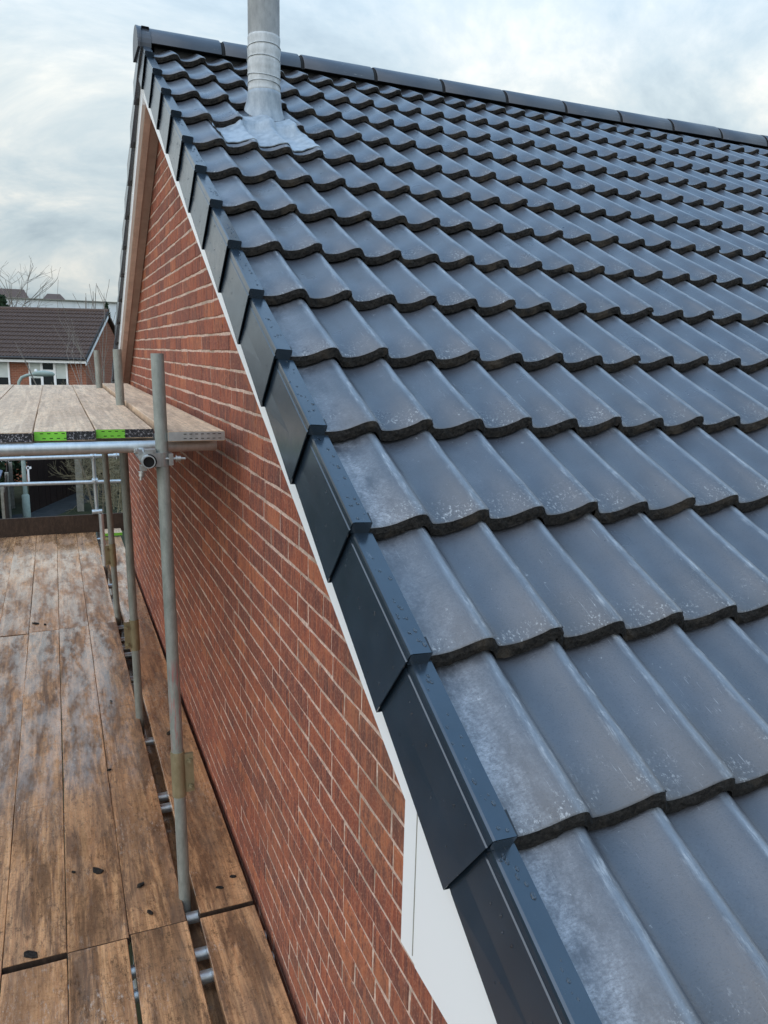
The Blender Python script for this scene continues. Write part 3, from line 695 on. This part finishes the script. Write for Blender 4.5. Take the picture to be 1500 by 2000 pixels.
# ------------------------------------------------------------------ scaffold
ZD, ZU = -2.35, -.395; BT = .038
scf = thing('scaffold', 'grey tube scaffold frame of poles, rails and couplers along the brick gable', 'scaffold', (-.3, 4, GZ))
def st_pole(pts, mat='oldtube', name='standard', r=.0242, top_hollow=True):
    m = MB(); m.tube(pts, r, 20, 0, True, .84); return build(m, name, [mat, 'dark'], scf)
P1 = [(-.275, 2.10, GZ + .01), (-.2875, 2.125, ZD), (-.318, 2.20, -.087)]
P2 = [(-.270, 3.91, GZ + .01), (-.297, 3.91, ZD), (-.338, 3.91, -.077)]
P3 = [(-.262, 5.95, GZ + .01), (-.283, 5.95, ZD), (-.350, 5.95, -.092)]
P4 = [(-.275, 7.67, GZ + .01), (-.287, 7.67, ZD), (-.302, 7.67, -1.78)]
P5 = [(-.262, 9.47, GZ + .01), (-.265, 9.47, -2.2), (-.283, 9.47, -1.30)]
st_pole(P1, 'painttube'); st_pole(P2); st_pole(P3); st_pole(P4, 'galv'); st_pole(P5, 'galv')
for Q in (P1, P2, P3, P4, P5):
    m = MB(); x, y, z = Q[0]; m.box((x - .075, y - .075, GZ + .005), (x + .075, y + .075, GZ + .014)); build(m, 'base_plate', 'steel', scf)
for y in (2.6, 4.6, 6.6, 8.6):         # outer row of poles beyond the boards
    st_pole([(-1.52, y, GZ + .01), (-1.52, y, -1.2)], 'galv')
def hz(a, b, mat='galv', name='transom', r=.0242):
    m = MB(); m.tube([a, b], r, 16, 0, True, .84); return build(m, name, [mat, 'dark'], scf)
zt = ZD - BT - .025
for y in (.35, 1.72, 1.85, 2.06, 2.93, 3.04, 3.68, 4.67, 5.15, 5.30, 5.50, 5.80, 7.10, 8.3, 9.2):
    hz((-1.62 + jit(.05), y + jit(.01), zt), (-.012 + jit(.006), y + jit(.01), zt))
for x, z_ in ((-.352, zt - .05), (-1.57, zt - .05)):
    hz((x, -1.8, z_), (x, 9.6, z_), 'oldtube', 'ledger')
# far guard rails and their fixings
hz((-3.2, 9.42, -1.412), (.0, 9.42, -1.398), 'galv', 'guard_rail'); hz((-3.2, 9.42, -1.695), (.06, 9.42, -1.728), 'galv', 'guard_rail')
# upper lift
hz((-1.9, 2.36, ZU - BT - .026), (-.068, 2.40, ZU - BT - .026), 'galv'); hz((-1.9, 2.62, ZU - BT - .026), (-.03, 2.66, ZU - BT - .024), 'oldtube')
for y in (3.85, 5.2, 6.35): hz((-1.9, y, ZU - BT - .025), (-.05, y, ZU - BT - .025), 'galv')
hz((-.372, 2.10, -.483), (-.375, 6.6, -.487), 'galv', 'ledger'); hz((-1.57, 2.15, -.487), (-1.57, 6.6, -.487), 'galv', 'ledger')
hz((-1.52, 2.4, GZ + .01), (-1.52, 2.4, -.1), 'galv', 'standard'); hz((-1.52, 6.2, GZ + .01), (-1.52, 6.2, -.1), 'galv', 'standard')

def coupler(c, mat='steel', axis='z', sx=1):
    """a swivel coupler: two hinged shells with eye bolts and nuts, at the crossing of two tubes"""
    cx, cy, cz = c; m = MB(); r = .031
    m.tube([(cx, cy, cz - .026), (cx, cy, cz + .026)], r, 18)
    lx, lz = cx - .052 * sx, cz
    m.tube([(lx, cy - .045, lz), (lx, cy + .01, lz)], r, 18, 0, True, .80)
    m.obox((cx - .024 * sx, cy - .018, cz), (.016, 0, 0), (0, .02, 0), (0, 0, .026))
    o = build(m, 'coupler', [mat, 'dark'], scf)
    for (bx, by, bz, dx_, dz_) in ((cx + .030 * sx, cy - .026, cz + .002, .055 * sx, 0), (lx - .030 * sx, cy - .03, lz + .028, -.02 * sx, .012), (lx - .024 * sx, cy - .03, lz - .030, -.008 * sx, -.046)):
        b = MB(); p0 = Vector((bx, by, bz)); p1 = p0 + Vector((dx_, -.004, dz_)); d = (p1 - p0).normalized()
        b.tube([p0 - d * .02, p1], .0055, 8); mid = p0 + (p1 - p0) * .55; b.tube([mid - d * .007, mid + d * .007], .0115, 6)
        b.tube([mid - d * .012, mid - d * .008], .0145, 10)
        build(b, 'bolt', mat, o)
    f = MB()                                       # hinged flap and lug plates
    f.obox((cx + .030 * sx, cy - .012, cz), (.008, 0, 0), (0, .026, 0), (0, 0, .022)); f.obox((lx - .028 * sx, cy - .018, cz + .018), (.010, 0, .006), (0, .022, 0), (-.004, 0, .012))
    f.obox((lx - .02 * sx, cy - .018, cz - .03), (.012, 0, 0), (0, .02, 0), (0, 0, .010)); f.obox((lx + .006, cy - .02, cz + .034), (.020, 0, 0), (0, .02, 0), (0, 0, .006))
    build(f, 'flap', mat, o)
    return o
coupler((-.3145, 2.19, -.483)); coupler((-.331, 3.91, -.487)); coupler((-.340, 5.95, -.487))
def clip_on(c, mat='galv'):
    m = MB(); x, y, z = c; m.tube([(x, y, z - .03), (x, y, z + .03)], .032, 12); m.tube([(x - .035, y - .04, z), (x + .035, y - .04, z)], .032, 12); m.obox((x, y - .075, z), (.012, 0, 0), (0, .012, 0), (0, 0, .014))
    o = build(m, 'coupler', mat, scf); b = MB(); b.tube([(x, y - .10, z - .03), (x, y - .09, z + .035)], .006, 8); b.tube([(x, y - .10, z + .005), (x, y - .09, z + .018)], .012, 6); build(b, 'bolt', 'steel', o)
clip_on((-.281, 9.47, -1.40)); clip_on((-.276, 9.47, -1.71)); clip_on((-.01, 9.45, -1.40)); 
m = MB(); m.tube([(-.33, 9.36, -2.095), (-.21, 9.36, -2.09)], .030, 12); build(m, 'coupler', 'galv', scf)
def sleeve(c, d, mat='brass', side=1):
    m = MB(); c = Vector(c); d = Vector(d).normalized(); h = .098
    m.tube([c - d * h, c + d * h], .0285, 18)
    m.obox(c + Vector((.042 * side, -.006, 0)), (.019, 0, 0), (0, .006, 0), d * (h * .86))
    m.obox(c + Vector((.042 * side, .008, 0)), (.017, 0, 0), (0, .005, 0), d * (h * .80))
    o = build(m, 'sleeve_coupler', mat, scf)
    for s_ in (-.6, .55):
        b = MB(); q_ = c + d * (h * s_) + Vector((.045 * side, 0, 0)); b.tube([q_ + Vector((0, -.035, 0)), q_ + Vector((0, .03, 0))], .0055, 8); b.tube([q_ + Vector((0, -.026, 0)), q_ + Vector((0, -.013, 0))], .0115, 6); build(b, 'bolt', mat, o)
dv = lambda Q: Vector(Q[2]) - Vector(Q[1])
def at_z(Q, z): t = (z - Q[1][2]) / (Q[2][2] - Q[1][2]); return Vector(Q[1]) + t * dv(Q)
sleeve(at_z(P1, -1.785), dv(P1), 'brass', 1); sleeve(at_z(P2, -1.80), dv(P2), 'brass', -1); sleeve(at_z(P3, -1.80), dv(P3), 'brass', -1)
m = MB(); m.box((-.345, -1.9, ZD - .16), (-.205, 9.2, ZD - .122)); bd = build(m, 'ledger_board', 'board', None, (-.28, 3.6, ZD - .22))
tag(bd, 'dark brown board seen below through the slot between the deck boards', 'board')

# scaffold boards -----------------------------------------------------------------
ORD = ['first', 'second', 'third', 'fourth', 'fifth', 'sixth']
def board(x0, x1, y0, y1, zt_, mat, label, bands=('darkwood', 'darkwood'), skew=0.0, group=None):
    """one scaffold board: chamfered, slightly bowed, with a hoop band round each end"""
    m = MB(); n = 9; c = .0025; w_ = x1 - x0; bow = jit(.002); lift = jit(.0012); cx = (x0 + x1) / 2; cy = (y0 + y1) / 2
    sec = [(-w_ / 2, -BT + c), (-w_ / 2 + c, -BT), (w_ / 2 - c, -BT), (w_ / 2, -BT + c), (w_ / 2, -c), (w_ / 2 - c, 0), (0, -.0007), (-w_ / 2 + c, 0), (-w_ / 2, -c)]
    q = len(sec); vs = []
    for i in range(n + 1):
        t = i / n; y = (y0 - cy) + (y1 - y0) * t; b = bow * math.sin(t * PI); l = lift * (2 * t - 1)
        ew = jit(.0012)
        vs += [(a + b + (ew if a > 0 else -ew), y + skew * a / w_, z_ + l) for a, z_ in sec]
    m.add(vs, [(i * q + j, i * q + (j + 1) % q, (i + 1) * q + (j + 1) % q, (i + 1) * q + j) for i in range(n) for j in range(q)])
    m.add(vs[:q], [tuple(range(q))]); m.add(vs[-q:], [tuple(range(q))[::-1]])
    o = build(m, 'scaffold_board', mat, None, (cx, cy, zt_), world=False); tag(o, label, 'scaffold board', group)
    for e_, bm in ((0, bands[0]), (1, bands[1])):
        if not bm: continue
        yy = (y1 - cy) if e_ else (y0 - cy); sg = 1 if e_ else -1; b = MB()
        for s_ in (-1, 1):
            b.obox((s_ * (w_ / 2 + .0010), yy - sg * .02, -BT / 2 - .001), (.0007, 0, 0), (0, .02, 0), (0, 0, BT / 2 - .003))
        b.obox((0, yy + sg * .0012, -BT / 2), (w_ / 2 - .001, skew * .5, 0), (0, .0008, 0), (0, 0, BT / 2 - .002))
        build(b, 'end_band', bm, o, world=False) if False else link('end_band', b.mesh('end_band', [bm]), o, local=(0, 0, 0))
    return o
E0 = -.301; WB = .2245
RN = ['eaves end of deck', 'mid length of deck', 'toe board end of deck']
for c in range(5):
    x1 = E0 - c * (WB + .0025); x0 = x1 - WB
    yj1 = (1.972, 1.955, 1.930, 1.90, 2.05)[c]; yj2 = (5.80, 5.765, 5.745, 5.72, 5.73)[c]
    for r, (ya, yb) in enumerate(((-1.95 + .05 * c, yj1), (yj1 + (.008, .007, .036, .008, .006)[c], yj2), (yj2 + .006, 9.36 + jit(.008)))):
        board(x0 + (.006 if (r == 0 and c == 0) else 0), x1 - (.007 if (r == 0 and c == 1) else 0), ya, yb, ZD + jit(.0025), 'board', 'wet lower deck board, %s out from the wall slot, %s' % (ORD[c], RN[r]))
for r, (ya, yb) in enumerate(((-1.8, 1.966), (1.994, 5.80), (5.806, 9.0))):
    board(-.250 + .004 * r, -.0245, ya, yb, ZD + .002 + jit(.002), 'board', 'wet single board between the slot and brick wall, %s' % RN[r])
o = board(-.232, -.004, 9.05, 9.30, ZD + .043, 'board2', 'short pale board offcut lying by the wall at the toe board', ('lime', 'steel'))
# toe board
m = MB(); m.box((-3.2, 9.372, ZD - .005), (.045, 9.41, ZD + .222)); 
t_ = build(m, 'toe_board', 'darkwood', None, (-1.5, 9.39, ZD)); tag(t_, 'dark brown toe board standing on edge across the end of the lower deck', 'toe board')
# upper deck
E1 = -.312
for c in range(5):
    x1 = E1 - c * (WB + .004); x0 = x1 - WB
    nm = 'pale upper deck board, %s out from the wall slot' % ORD[c]
    if c < 2: nm += ', half its end lime green'
    else: nm += ', all its end black'
    o = board(x0, x1, 2.475 - .045 * c, 6.5 + .0 * c, ZU + jit(.001), 'board2', nm, ('speckle', 'steel'))
    if c < 2:
        b = MB(); fy = -(6.5 - (2.475 - .045 * c)) / 2
        b.box((-WB / 2 + .001, fy - .0052, -BT + .001), (.0 + .005 * c, fy - .0024, -.0025))
        gband = link('green_band', b.mesh('green_band', ['lime']), o, local=(0, 0, 0))
        for i in range(4):
            for j in range(2):
                q = MB(); xx = -WB / 2 + .022 + i * .026 + j * .008; zz_ = -.009 - j * .019; q.box((xx, fy - .0058, zz_ - .0018), (xx + .012, fy - .005, zz_ + .0012))
                link('slot', q.mesh('slot', ['dark']), gband, local=(0, 0, 0))
o = board(-.292, -.078, 2.16, 6.5, ZU + .018, 'board2', 'pale upper deck board raised beside the brick wall, grey slotted band on its end', ('galv', 'steel'))
for i in range(7):
    for j in range(2):
        q = MB(); xx = -.05 + i * .022; zz_ = -.010 - j * .017; fy = -(6.5 - 2.16) / 2; q.box((xx, fy - .0034, zz_ - .0016), (xx + .011, fy - .0018, zz_ + .0010))
        link('slot', q.mesh('slot', ['dark']), o, local=(0, 0, 0))
# loose bits on the boards
chips = [((-.62, 2.42), .03), ((-.452, 2.26), .02), ((-.436, 2.07), .016), ((-.885, 1.995), .032), ((-.72, 2.45), .012), ((-.14, 2.12), .014), ((-.07, 2.17), .018), ((-.155, 3.62), .022), ((-.93, 5.95), .03), ((-.86, 5.90), .016), ((-.52, 3.3), .012), ((-.30 - .15, 4.2), .01)]
for (x, y), r in chips:
    m = MB(); n = 6; top = [(r * random.uniform(.6, 1.2) * math.cos(2 * PI * k / n) * 1.2, r * random.uniform(.35, .8) * math.sin(2 * PI * k / n)) for k in range(n)]
    m.add([(a, b, 0) for a, b in top] + [(a * .9, b * .85, random.uniform(.004, .008)) for a, b in top], [tuple(range(n, 2 * n))] + [(k, (k + 1) % n, n + (k + 1) % n, n + k) for k in range(n)])
    o = build(m, 'tile_chip', 'edge', None, (x, y, ZD + .0035), world=False); o.rotation_euler.z = random.uniform(0, 6)
    tag(o, 'small black broken tile chip lying loose on the wet boards', 'tile chip', 'tile chips on the lower deck')

# ------------------------------------------------------------------ background
# house beyond (ridge turned from ours)
fh = thing('far_house', 'brick house with brown tiled roof and white windows beyond the scaffold', 'house', (.656, 36, GZ), rotz=math.atan2(-.384, .923))
def fpart(mb_, name, mats, parent=None): return link(name, mb_.mesh(name, [mats] if isinstance(mats, str) else mats), parent or fh, local=(0, 0, 0))
EZ = -.568 - GZ; RUN, RISE = 3.12, 2.146; L0 = -13.0
m = MB(); m.box((L0, .34, 0), (-.16, 2 * RUN - .34, EZ - .02)); m.prism([(.34, EZ - .02), (RUN, EZ + RISE - .27), (2 * RUN - .34, EZ - .02)], 0, L0, -.16)
fpart(m, 'wall', 'farbrick')
m = MB(); m.prism([(0, EZ), (RUN, EZ + RISE), (2 * RUN, EZ), (2 * RUN, EZ - .08), (RUN, EZ + RISE - .12), (0, EZ - .08)], 0, L0, -.02)
frf = fpart(m, 'roof', 'fartile')
SLN = math.hypot(RUN, RISE); NR = 12; cs, sn = RUN / SLN, RISE / SLN
for r in range(NR):
    m = MB(); g = SLN / NR; nx = int(-L0 / .15) * 6; xs_ = [L0 + (0 - L0) * i / nx for i in range(nx + 1)]
    hp = lambda x: .045 * (0.5 + .5 * math.sin(2 * PI * x / .15)) ** 1.3
    vs = []
    for s_, dz in ((0, .004), (0, .060), (g + .02, .016)):
        for x in xs_: 
            s = r * g + s_; n_ = dz + hp(x); vs.append((x, s * cs - n_ * sn, EZ + s * sn + n_ * cs))
    q = len(xs_); m.add(vs, [(a * q + i, a * q + i + 1, (a + 1) * q + i + 1, (a + 1) * q + i) for a in range(2) for i in range(nx)])
    fpart(m, 'tile_course', 'fartile', frf)
m = MB(); m.tube([(L0, RUN, EZ + RISE + .03), (0, RUN, EZ + RISE + .03)], .10, 10); fpart(m, 'ridge', 'fartile', frf)
m = MB(); m.box((L0, -.02, EZ - .20), (-.01, .008, EZ - .02)); m.box((L0, .008, EZ - .20), (-.03, .34, EZ - .17)); fpart(m, 'fascia', 'upvc')
m = MB(); m.tube([(L0, -.07, EZ - .02), (-.01, -.07, EZ - .02)], .065, 8); fpart(m, 'gutter', 'black')
m = MB()
for k in range(12):
    a = (k + .5) / 12 * SLN; m.obox((-.01, a * cs, EZ + a * sn + .0), (.02, 0, 0), (0, .148 * cs, .148 * sn), (0, -.06 * sn, .06 * cs))
fpart(m, 'verge', 'black')
m = MB(); m.prism([(-.02, EZ - .18), (RUN, EZ + RISE - .16), (RUN, EZ + RISE - .30), (.02, EZ - .30)], 0, -.035, -.018); fpart(m, 'bargeboard', 'upvc')
def window(xa, xb, z0, z1, lights):
    m = MB(); y0, y1 = .30, .36; fr = .075
    m.box((xa, y0, z1 - fr), (xb, y1, z1)); m.box((xa, y0 - .06, z0 - .03), (xb, y1, z0 + fr))
    n = len(lights); cuts = [xa + (xb - xa) * i / n for i in range(n + 1)]
    for i, cx in enumerate(cuts):
        a = cx - (0 if i == 0 else fr * .7); b = cx + (0 if i == n else fr * .7)
        if i == 0: b = cx + fr
        if i == n: a = cx - fr
        m.box((a, y0 - .004, z0 + fr), (b, y1 - .002, z1 - fr))
    wobj = fpart(m, 'window', 'upvc')
    for i, kind in enumerate(lights):
        a, b = cuts[i] + fr * .9, cuts[i + 1] - fr * .9
        if kind == 't':
            q = MB(); zz_ = z1 - .42; q.box((a - .03, y0 - .002, zz_ - .05), (b + .03, y1 - .004, zz_ + .06)); fpart(q, 'transom_bar', 'upvc', wobj)
        q = MB(); q.box((a - .02, y1 - .035, z0 + fr - .01), (b + .02, y1 - .025, z1 - fr + .01)); fpart(q, 'pane', 'glass', wobj)
        q = MB(); q.box((a - .01, y1 - .0415, z0 + (z1 - z0) * .42), (b + .01, y1 - .0375, z1 - fr + .005)) 
        if kind == 'b': fpart(q, 'blind', 'blind', wobj)
    return wobj
zt1 = EZ - .15; zt0 = EZ - 1.42
window(-2.66, -.95, zt0, zt1, ['b', 't', 'b']); window(-5.2, -3.50, zt0, zt1, ['b', 't', 'b']); window(-9.0, -7.3, zt0, zt1, ['b', 't', 'b'])
window(-2.66, -.95, .9, 2.2, ['b', 't', 'b']); window(-5.2, -3.5, .9, 2.2, ['b', 't', 'b'])

# street lamp
lp = thing('street_lamp', 'pale green street lamp with a curved arm beyond the scaffold', 'street lamp', (-1.83, 29, GZ))
m = MB(); m.tube([(-1.83, 29, GZ), (-1.83, 29, GZ + .85), (-1.83, 29, GZ + .9)], [.135, .13, .085], 14); build(m, 'base', 'lamp', lp)
m = MB(); m.tube([(-1.83, 29, GZ + .88), (-1.826, 29, -3.4), (-1.82, 29, -1.45), (-1.79, 29, -1.28), (-1.70, 29, -1.14), (-1.52, 29, -1.06), (-1.25, 29, -1.02)], [.078, .066, .05, .05, .05, .05, .05], 12); build(m, 'column', 'lamp', lp)
m = MB(); m.tube([(-1.32, 29, -1.02), (-1.2, 29, -1.0), (-.95, 29, -1.0), (-.70, 29, -1.02), (-.64, 29, -1.03)], [.06, .09, .11, .07, .02], 12); lh = build(m, 'lantern', 'lamp', lp)
m = MB(); m.tube([(-1.24, 29, -.93), (-1.24, 29, -.85)], [.05, .035], 8); build(m, 'sensor_cap', 'upvc', lh)
m = MB(); m.box((-1.72, 28.9, -4.75), (-1.66, 28.96, -4.2)); m.box((-1.75, 28.9, -4.3), (-1.58, 28.95, -4.22)); build(m, 'tag_strip', 'upvc', lp)

# dark fence
fa, fb = Vector((-1.75, 30.1, GZ)), Vector((1.3, 37.2, GZ)); fd = (fb - fa); FLn = fd.length; fd.normalize(); fn = Vector((fd.y, -fd.x, 0))
fen = thing('fence', 'tall dark brown close boarded fence beside the grey path', 'fence', fa)
nb = 40
for i in range(nb):
    c = fa + fd * ((i + .5) / nb * FLn) + Vector((0, 0, 1.45)); m = MB()
    m.obox(c + fn * jit(.008), fd * (FLn / nb / 2 - .006), fn * .012, (0, 0, 1.45 + jit(.01))); build(m, 'fence_board', 'fence', fen)
m = MB()
for z_ in (.5, 1.5, 2.5): m.obox(fa + fd * FLn / 2 + fn * -.035 + Vector((0, 0, z_)), fd * FLn / 2, fn * .02, (0, 0, .05))
build(m, 'rail', 'fence', fen)
fen2 = thing('fence', 'low grey boarded fence with a concrete post left of the street lamp', 'fence', (-2.75, 27.5, GZ))
for i in range(14):
    c = Vector((-2.25 - .02 * i, 25.0 + i * .55, GZ + .85)); m = MB(); m.obox(c, (.012, .0, 0), (0, .24, 0), (0, 0, .85)); build(m, 'fence_board', 'darkwood', fen2)
for y in (26.0, 28.6, 31.2):
    m = MB(); m.box((-2.42, y - .06, GZ), (-2.30, y + .06, GZ + 1.75)); build(m, 'post', 'concrete', fen2)
sh = thing('garden_shed', 'low shed with a sloping blue grey roof behind the low fence', 'shed', (-3.6, 28, GZ))
m = MB(); m.box((-4.3, 26.5, GZ), (-2.75, 30.5, GZ + 1.5)); build(m, 'wall', 'fence', sh)
m = MB(); m.prism([(-4.45, GZ + 2.2), (-2.6, GZ + 1.45), (-2.6, GZ + 1.52), (-4.45, GZ + 2.27)], 1, 26.3, 30.7); build(m, 'roof', 'bluegrey', sh)
gp = thing('gate_post', 'square weathered timber post where the path passes the bare shrubs', 'post', (-.02, 30.0, GZ))
m = MB(); m.box((-.14, 29.9, GZ), (.10, 30.14, GZ + 2.15)); build(m, 'post', 'concrete', gp)
m = MB(); m.prism([(-.16, GZ + 2.15), (.12, GZ + 2.15), (-.02, GZ + 2.25)], 1, 29.88, 30.16); build(m, 'cap', 'concrete', gp)

# trees
def grow(m, p, d, L, r, depth, rnd, spread=.5, n=5, up=.12, kids=(2, 3), minr=.004):
    pts = [p]; q = Vector(p); d = Vector(d).normalized()
    for i in range(3):
        d = (d + Vector((rnd.uniform(-1, 1), rnd.uniform(-1, 1), rnd.uniform(-.6, 1) * .8)) * .12 + Vector((0, 0, up * .3))).normalized(); q = q + d * L / 3; pts.append(q.copy())
    m.tube(pts, [max(minr, r * (1 - .14 * i)) for i in range(4)], n, 0, False)
    if depth == 0: return
    for k in range(rnd.randint(*kids)):
        t = rnd.uniform(.45, 1.0); b = pts[min(3, int(t * 3) + (1 if t > .66 else 0))]
        nd = (d + Vector((rnd.uniform(-1, 1), rnd.uniform(-1, 1), rnd.uniform(-.5, .9))) * spread * 1.5).normalized()
        grow(m, b, nd, L * rnd.uniform(.62, .85), r * .6, depth - 1, rnd, spread, max(3, n - 1), up, kids, minr)
def tree(name, label, cat, base, H, r, depth, seed, mat='bark', spread=.5, kids=(2, 3), lean=(0, 0, 1), minr=.012, group=None):
    rnd = random.Random(seed); t = thing(name, label, cat, base, group)
    m = MB(); b = Vector(base); top = b + Vector(lean).normalized() * H * .45
    m.tube([b, b + (top - b) * .5 + Vector((rnd.uniform(-.1, .1), 0, 0)), top], [r, r * .8, r * .62], 8); build(m, 'trunk', mat, t)
    m = MB()
    for k in range(4): grow(m, top - (top - b) * .25 * k / 4, Vector(lean) + Vector((rnd.uniform(-.7, .7), rnd.uniform(-.7, .7), .2)), H * .26, r * .5, depth, rnd, spread, 5, .12, kids, minr)
    build(m, 'crown', 'twig' if mat == 'bark' else mat, t); return t
tree('bare_tree', 'wide bare winter tree behind the brown tiled roof, beside a dark evergreen', 'tree', (-3.5, 62, GZ), 10.4, .16, 4, 3, 'bark', .75, (2, 3), minr=.009)
tree('bare_tree', 'slender bare sapling rising past the right end of the brown roof', 'tree', (2.02, 52, GZ), 10.6, .10, 2, 11, 'bark', .36, (2, 3), minr=.014)
tree('bare_tree', 'thin bare tree with long twigs in front of the brown tiled roof', 'tree', (.42, 27.5, GZ), 7.0, .04, 2, 23, 'bark', .34, (2, 2), lean=(-.22, 0, 1), minr=.006)
tree('bare_tree', 'thin leaning bare stem beside the gable of the far house', 'tree', (.75, 29.5, GZ), 8.0, .04, 2, 31, 'bark', .3, (1, 2), lean=(.10, 0, 1), minr=.006)
def shrub(label, base, H, W, cnt, seed, mat='thorn', depth=3):
    rnd = random.Random(seed); t = thing('bare_shrub', label, 'shrub', base); b = Vector(base)
    m = MB()
    for k in range(6): m.tube([b + Vector((rnd.uniform(-W, W) * .5, rnd.uniform(-W, W) * .5, 0)), b + Vector((rnd.uniform(-W, W) * .6, rnd.uniform(-W, W) * .6, H * .6))], [.03, .015], 5)
    build(m, 'stems', mat, t); m = MB()
    for k in range(cnt):
        p = b + Vector((rnd.uniform(-W, W), rnd.uniform(-W, W), H * rnd.uniform(.2, .85)))
        grow(m, p, (rnd.uniform(-1, 1), rnd.uniform(-1, 1), rnd.uniform(-.5, .8)), H * .2, .011, depth, rnd, .65, 4, .0, (2, 3), .005)
    build(m, 'twigs', mat, t)
shrub('tangled pale bare shrub beside the path and the post', (.95, 30.2, GZ), 3.3, .75, 60, 5)
shrub('tall tangled bare shrub close to the corner of the brick gable', (1.35, 27.0, GZ), 3.1, .6, 55, 6)
shrub('dense brown bare shrub overhanging the dark fence', (.5, 33.5, GZ), 3.9, .9, 50, 8)
def evergreen(label, base, H, W, cnt, seed, cone=False):
    rnd = random.Random(seed); t = thing('evergreen_shrub' if not cone else 'conifer', label, 'shrub' if not cone else 'tree', base); b = Vector(base)
    m = MB(); m.tube([b, b + Vector((0, 0, H * .7))], [.09, .03], 6); build(m, 'trunk', 'bark', t)
    m = MB()
    for k in range(cnt):
        h = rnd.random() ** .8; rad = W * ((1 - h) ** .7 if cone else math.sqrt(max(.03, 1 - (2 * h - .9) ** 2))) * (rnd.random() ** .35) * rnd.uniform(.8, 1.12); a = rnd.uniform(0, 2 * PI)
        c = b + Vector((rad * math.cos(a), rad * math.sin(a), H * (.12 + .88 * h))); s_ = rnd.uniform(.5, 1.3) * W * .085
        u = Vector((rnd.uniform(-1, 1), rnd.uniform(-1, 1), rnd.uniform(-1, 1))).normalized(); v = u.orthogonal().normalized()
        m.add([c + u * s_ * 1.6, c + v * s_ * .6, c - u * s_ * 1.2, c - v * s_ * .6], [(0, 1, 2, 3)])
    build(m, 'foliage', 'leaf', t)
evergreen('dark evergreen shrub beyond the low fence by the lamp', (-3.0, 33.0, GZ), 3.2, 1.1, 2600, 1)
evergreen('dark evergreen shrub behind the bare shrubs by the path', (1.9, 33.5, GZ), 3.6, 1.3, 2600, 9)
evergreen('dark rounded evergreen at the left end of the brown ridge', (-3.6, 58, GZ), 9.2, 1.5, 3000, 2)
evergreen('small dark conifer beyond the right end of the brown roof', (2.95, 58, GZ), 9.1, 1.0, 2200, 4, True)
# far buildings
wh = thing('warehouse', 'long low white clad warehouse on the skyline', 'warehouse', (5, 96, GZ))
m = MB(); m.box((-9, 96, GZ), (22, 125, 4.95)); wb_ = build(m, 'wall', 'clad', wh)
for i in range(20):
    m = MB(); xx = -8.6 + i * 1.5; m.box((xx, 95.95, 1.0), (xx + 1.46, 95.998, 4.93)); build(m, 'cladding_panel', 'clad', wb_)
m = MB(); m.box((-9.3, 95.7, 4.96), (22, 126, 5.06)); build(m, 'roof', 'concrete', wh)
def blk(label, x0, x1, y, ze, zr, ins):
    t = thing('distant_house', label, 'house', ((x0 + x1) / 2, y, GZ)); m = MB(); m.box((x0 + .3, y + .3, GZ), (x1 - .3, y + 7.7, ze)); build(m, 'wall', 'farbrick', t)
    m = MB(); m.add([(x0, y, ze), (x1, y, ze), (x1, y + 8, ze), (x0, y + 8, ze), (x0 + ins, y + 4, zr), (x1 - ins, y + 4, zr)], [(0, 1, 5, 4), (1, 2, 5), (2, 3, 4, 5), (3, 0, 4), (3, 2, 1, 0)]); build(m, 'roof', 'fartile', t)
blk('distant house with a dark hipped roof above the white warehouse', -1.9, 1.9, 127, 6.3, 7.7, 1.0)
blk('distant house with a grey brown roof beside the dark evergreen', -8.2, -3.2, 128, 6.4, 8.2, .9)
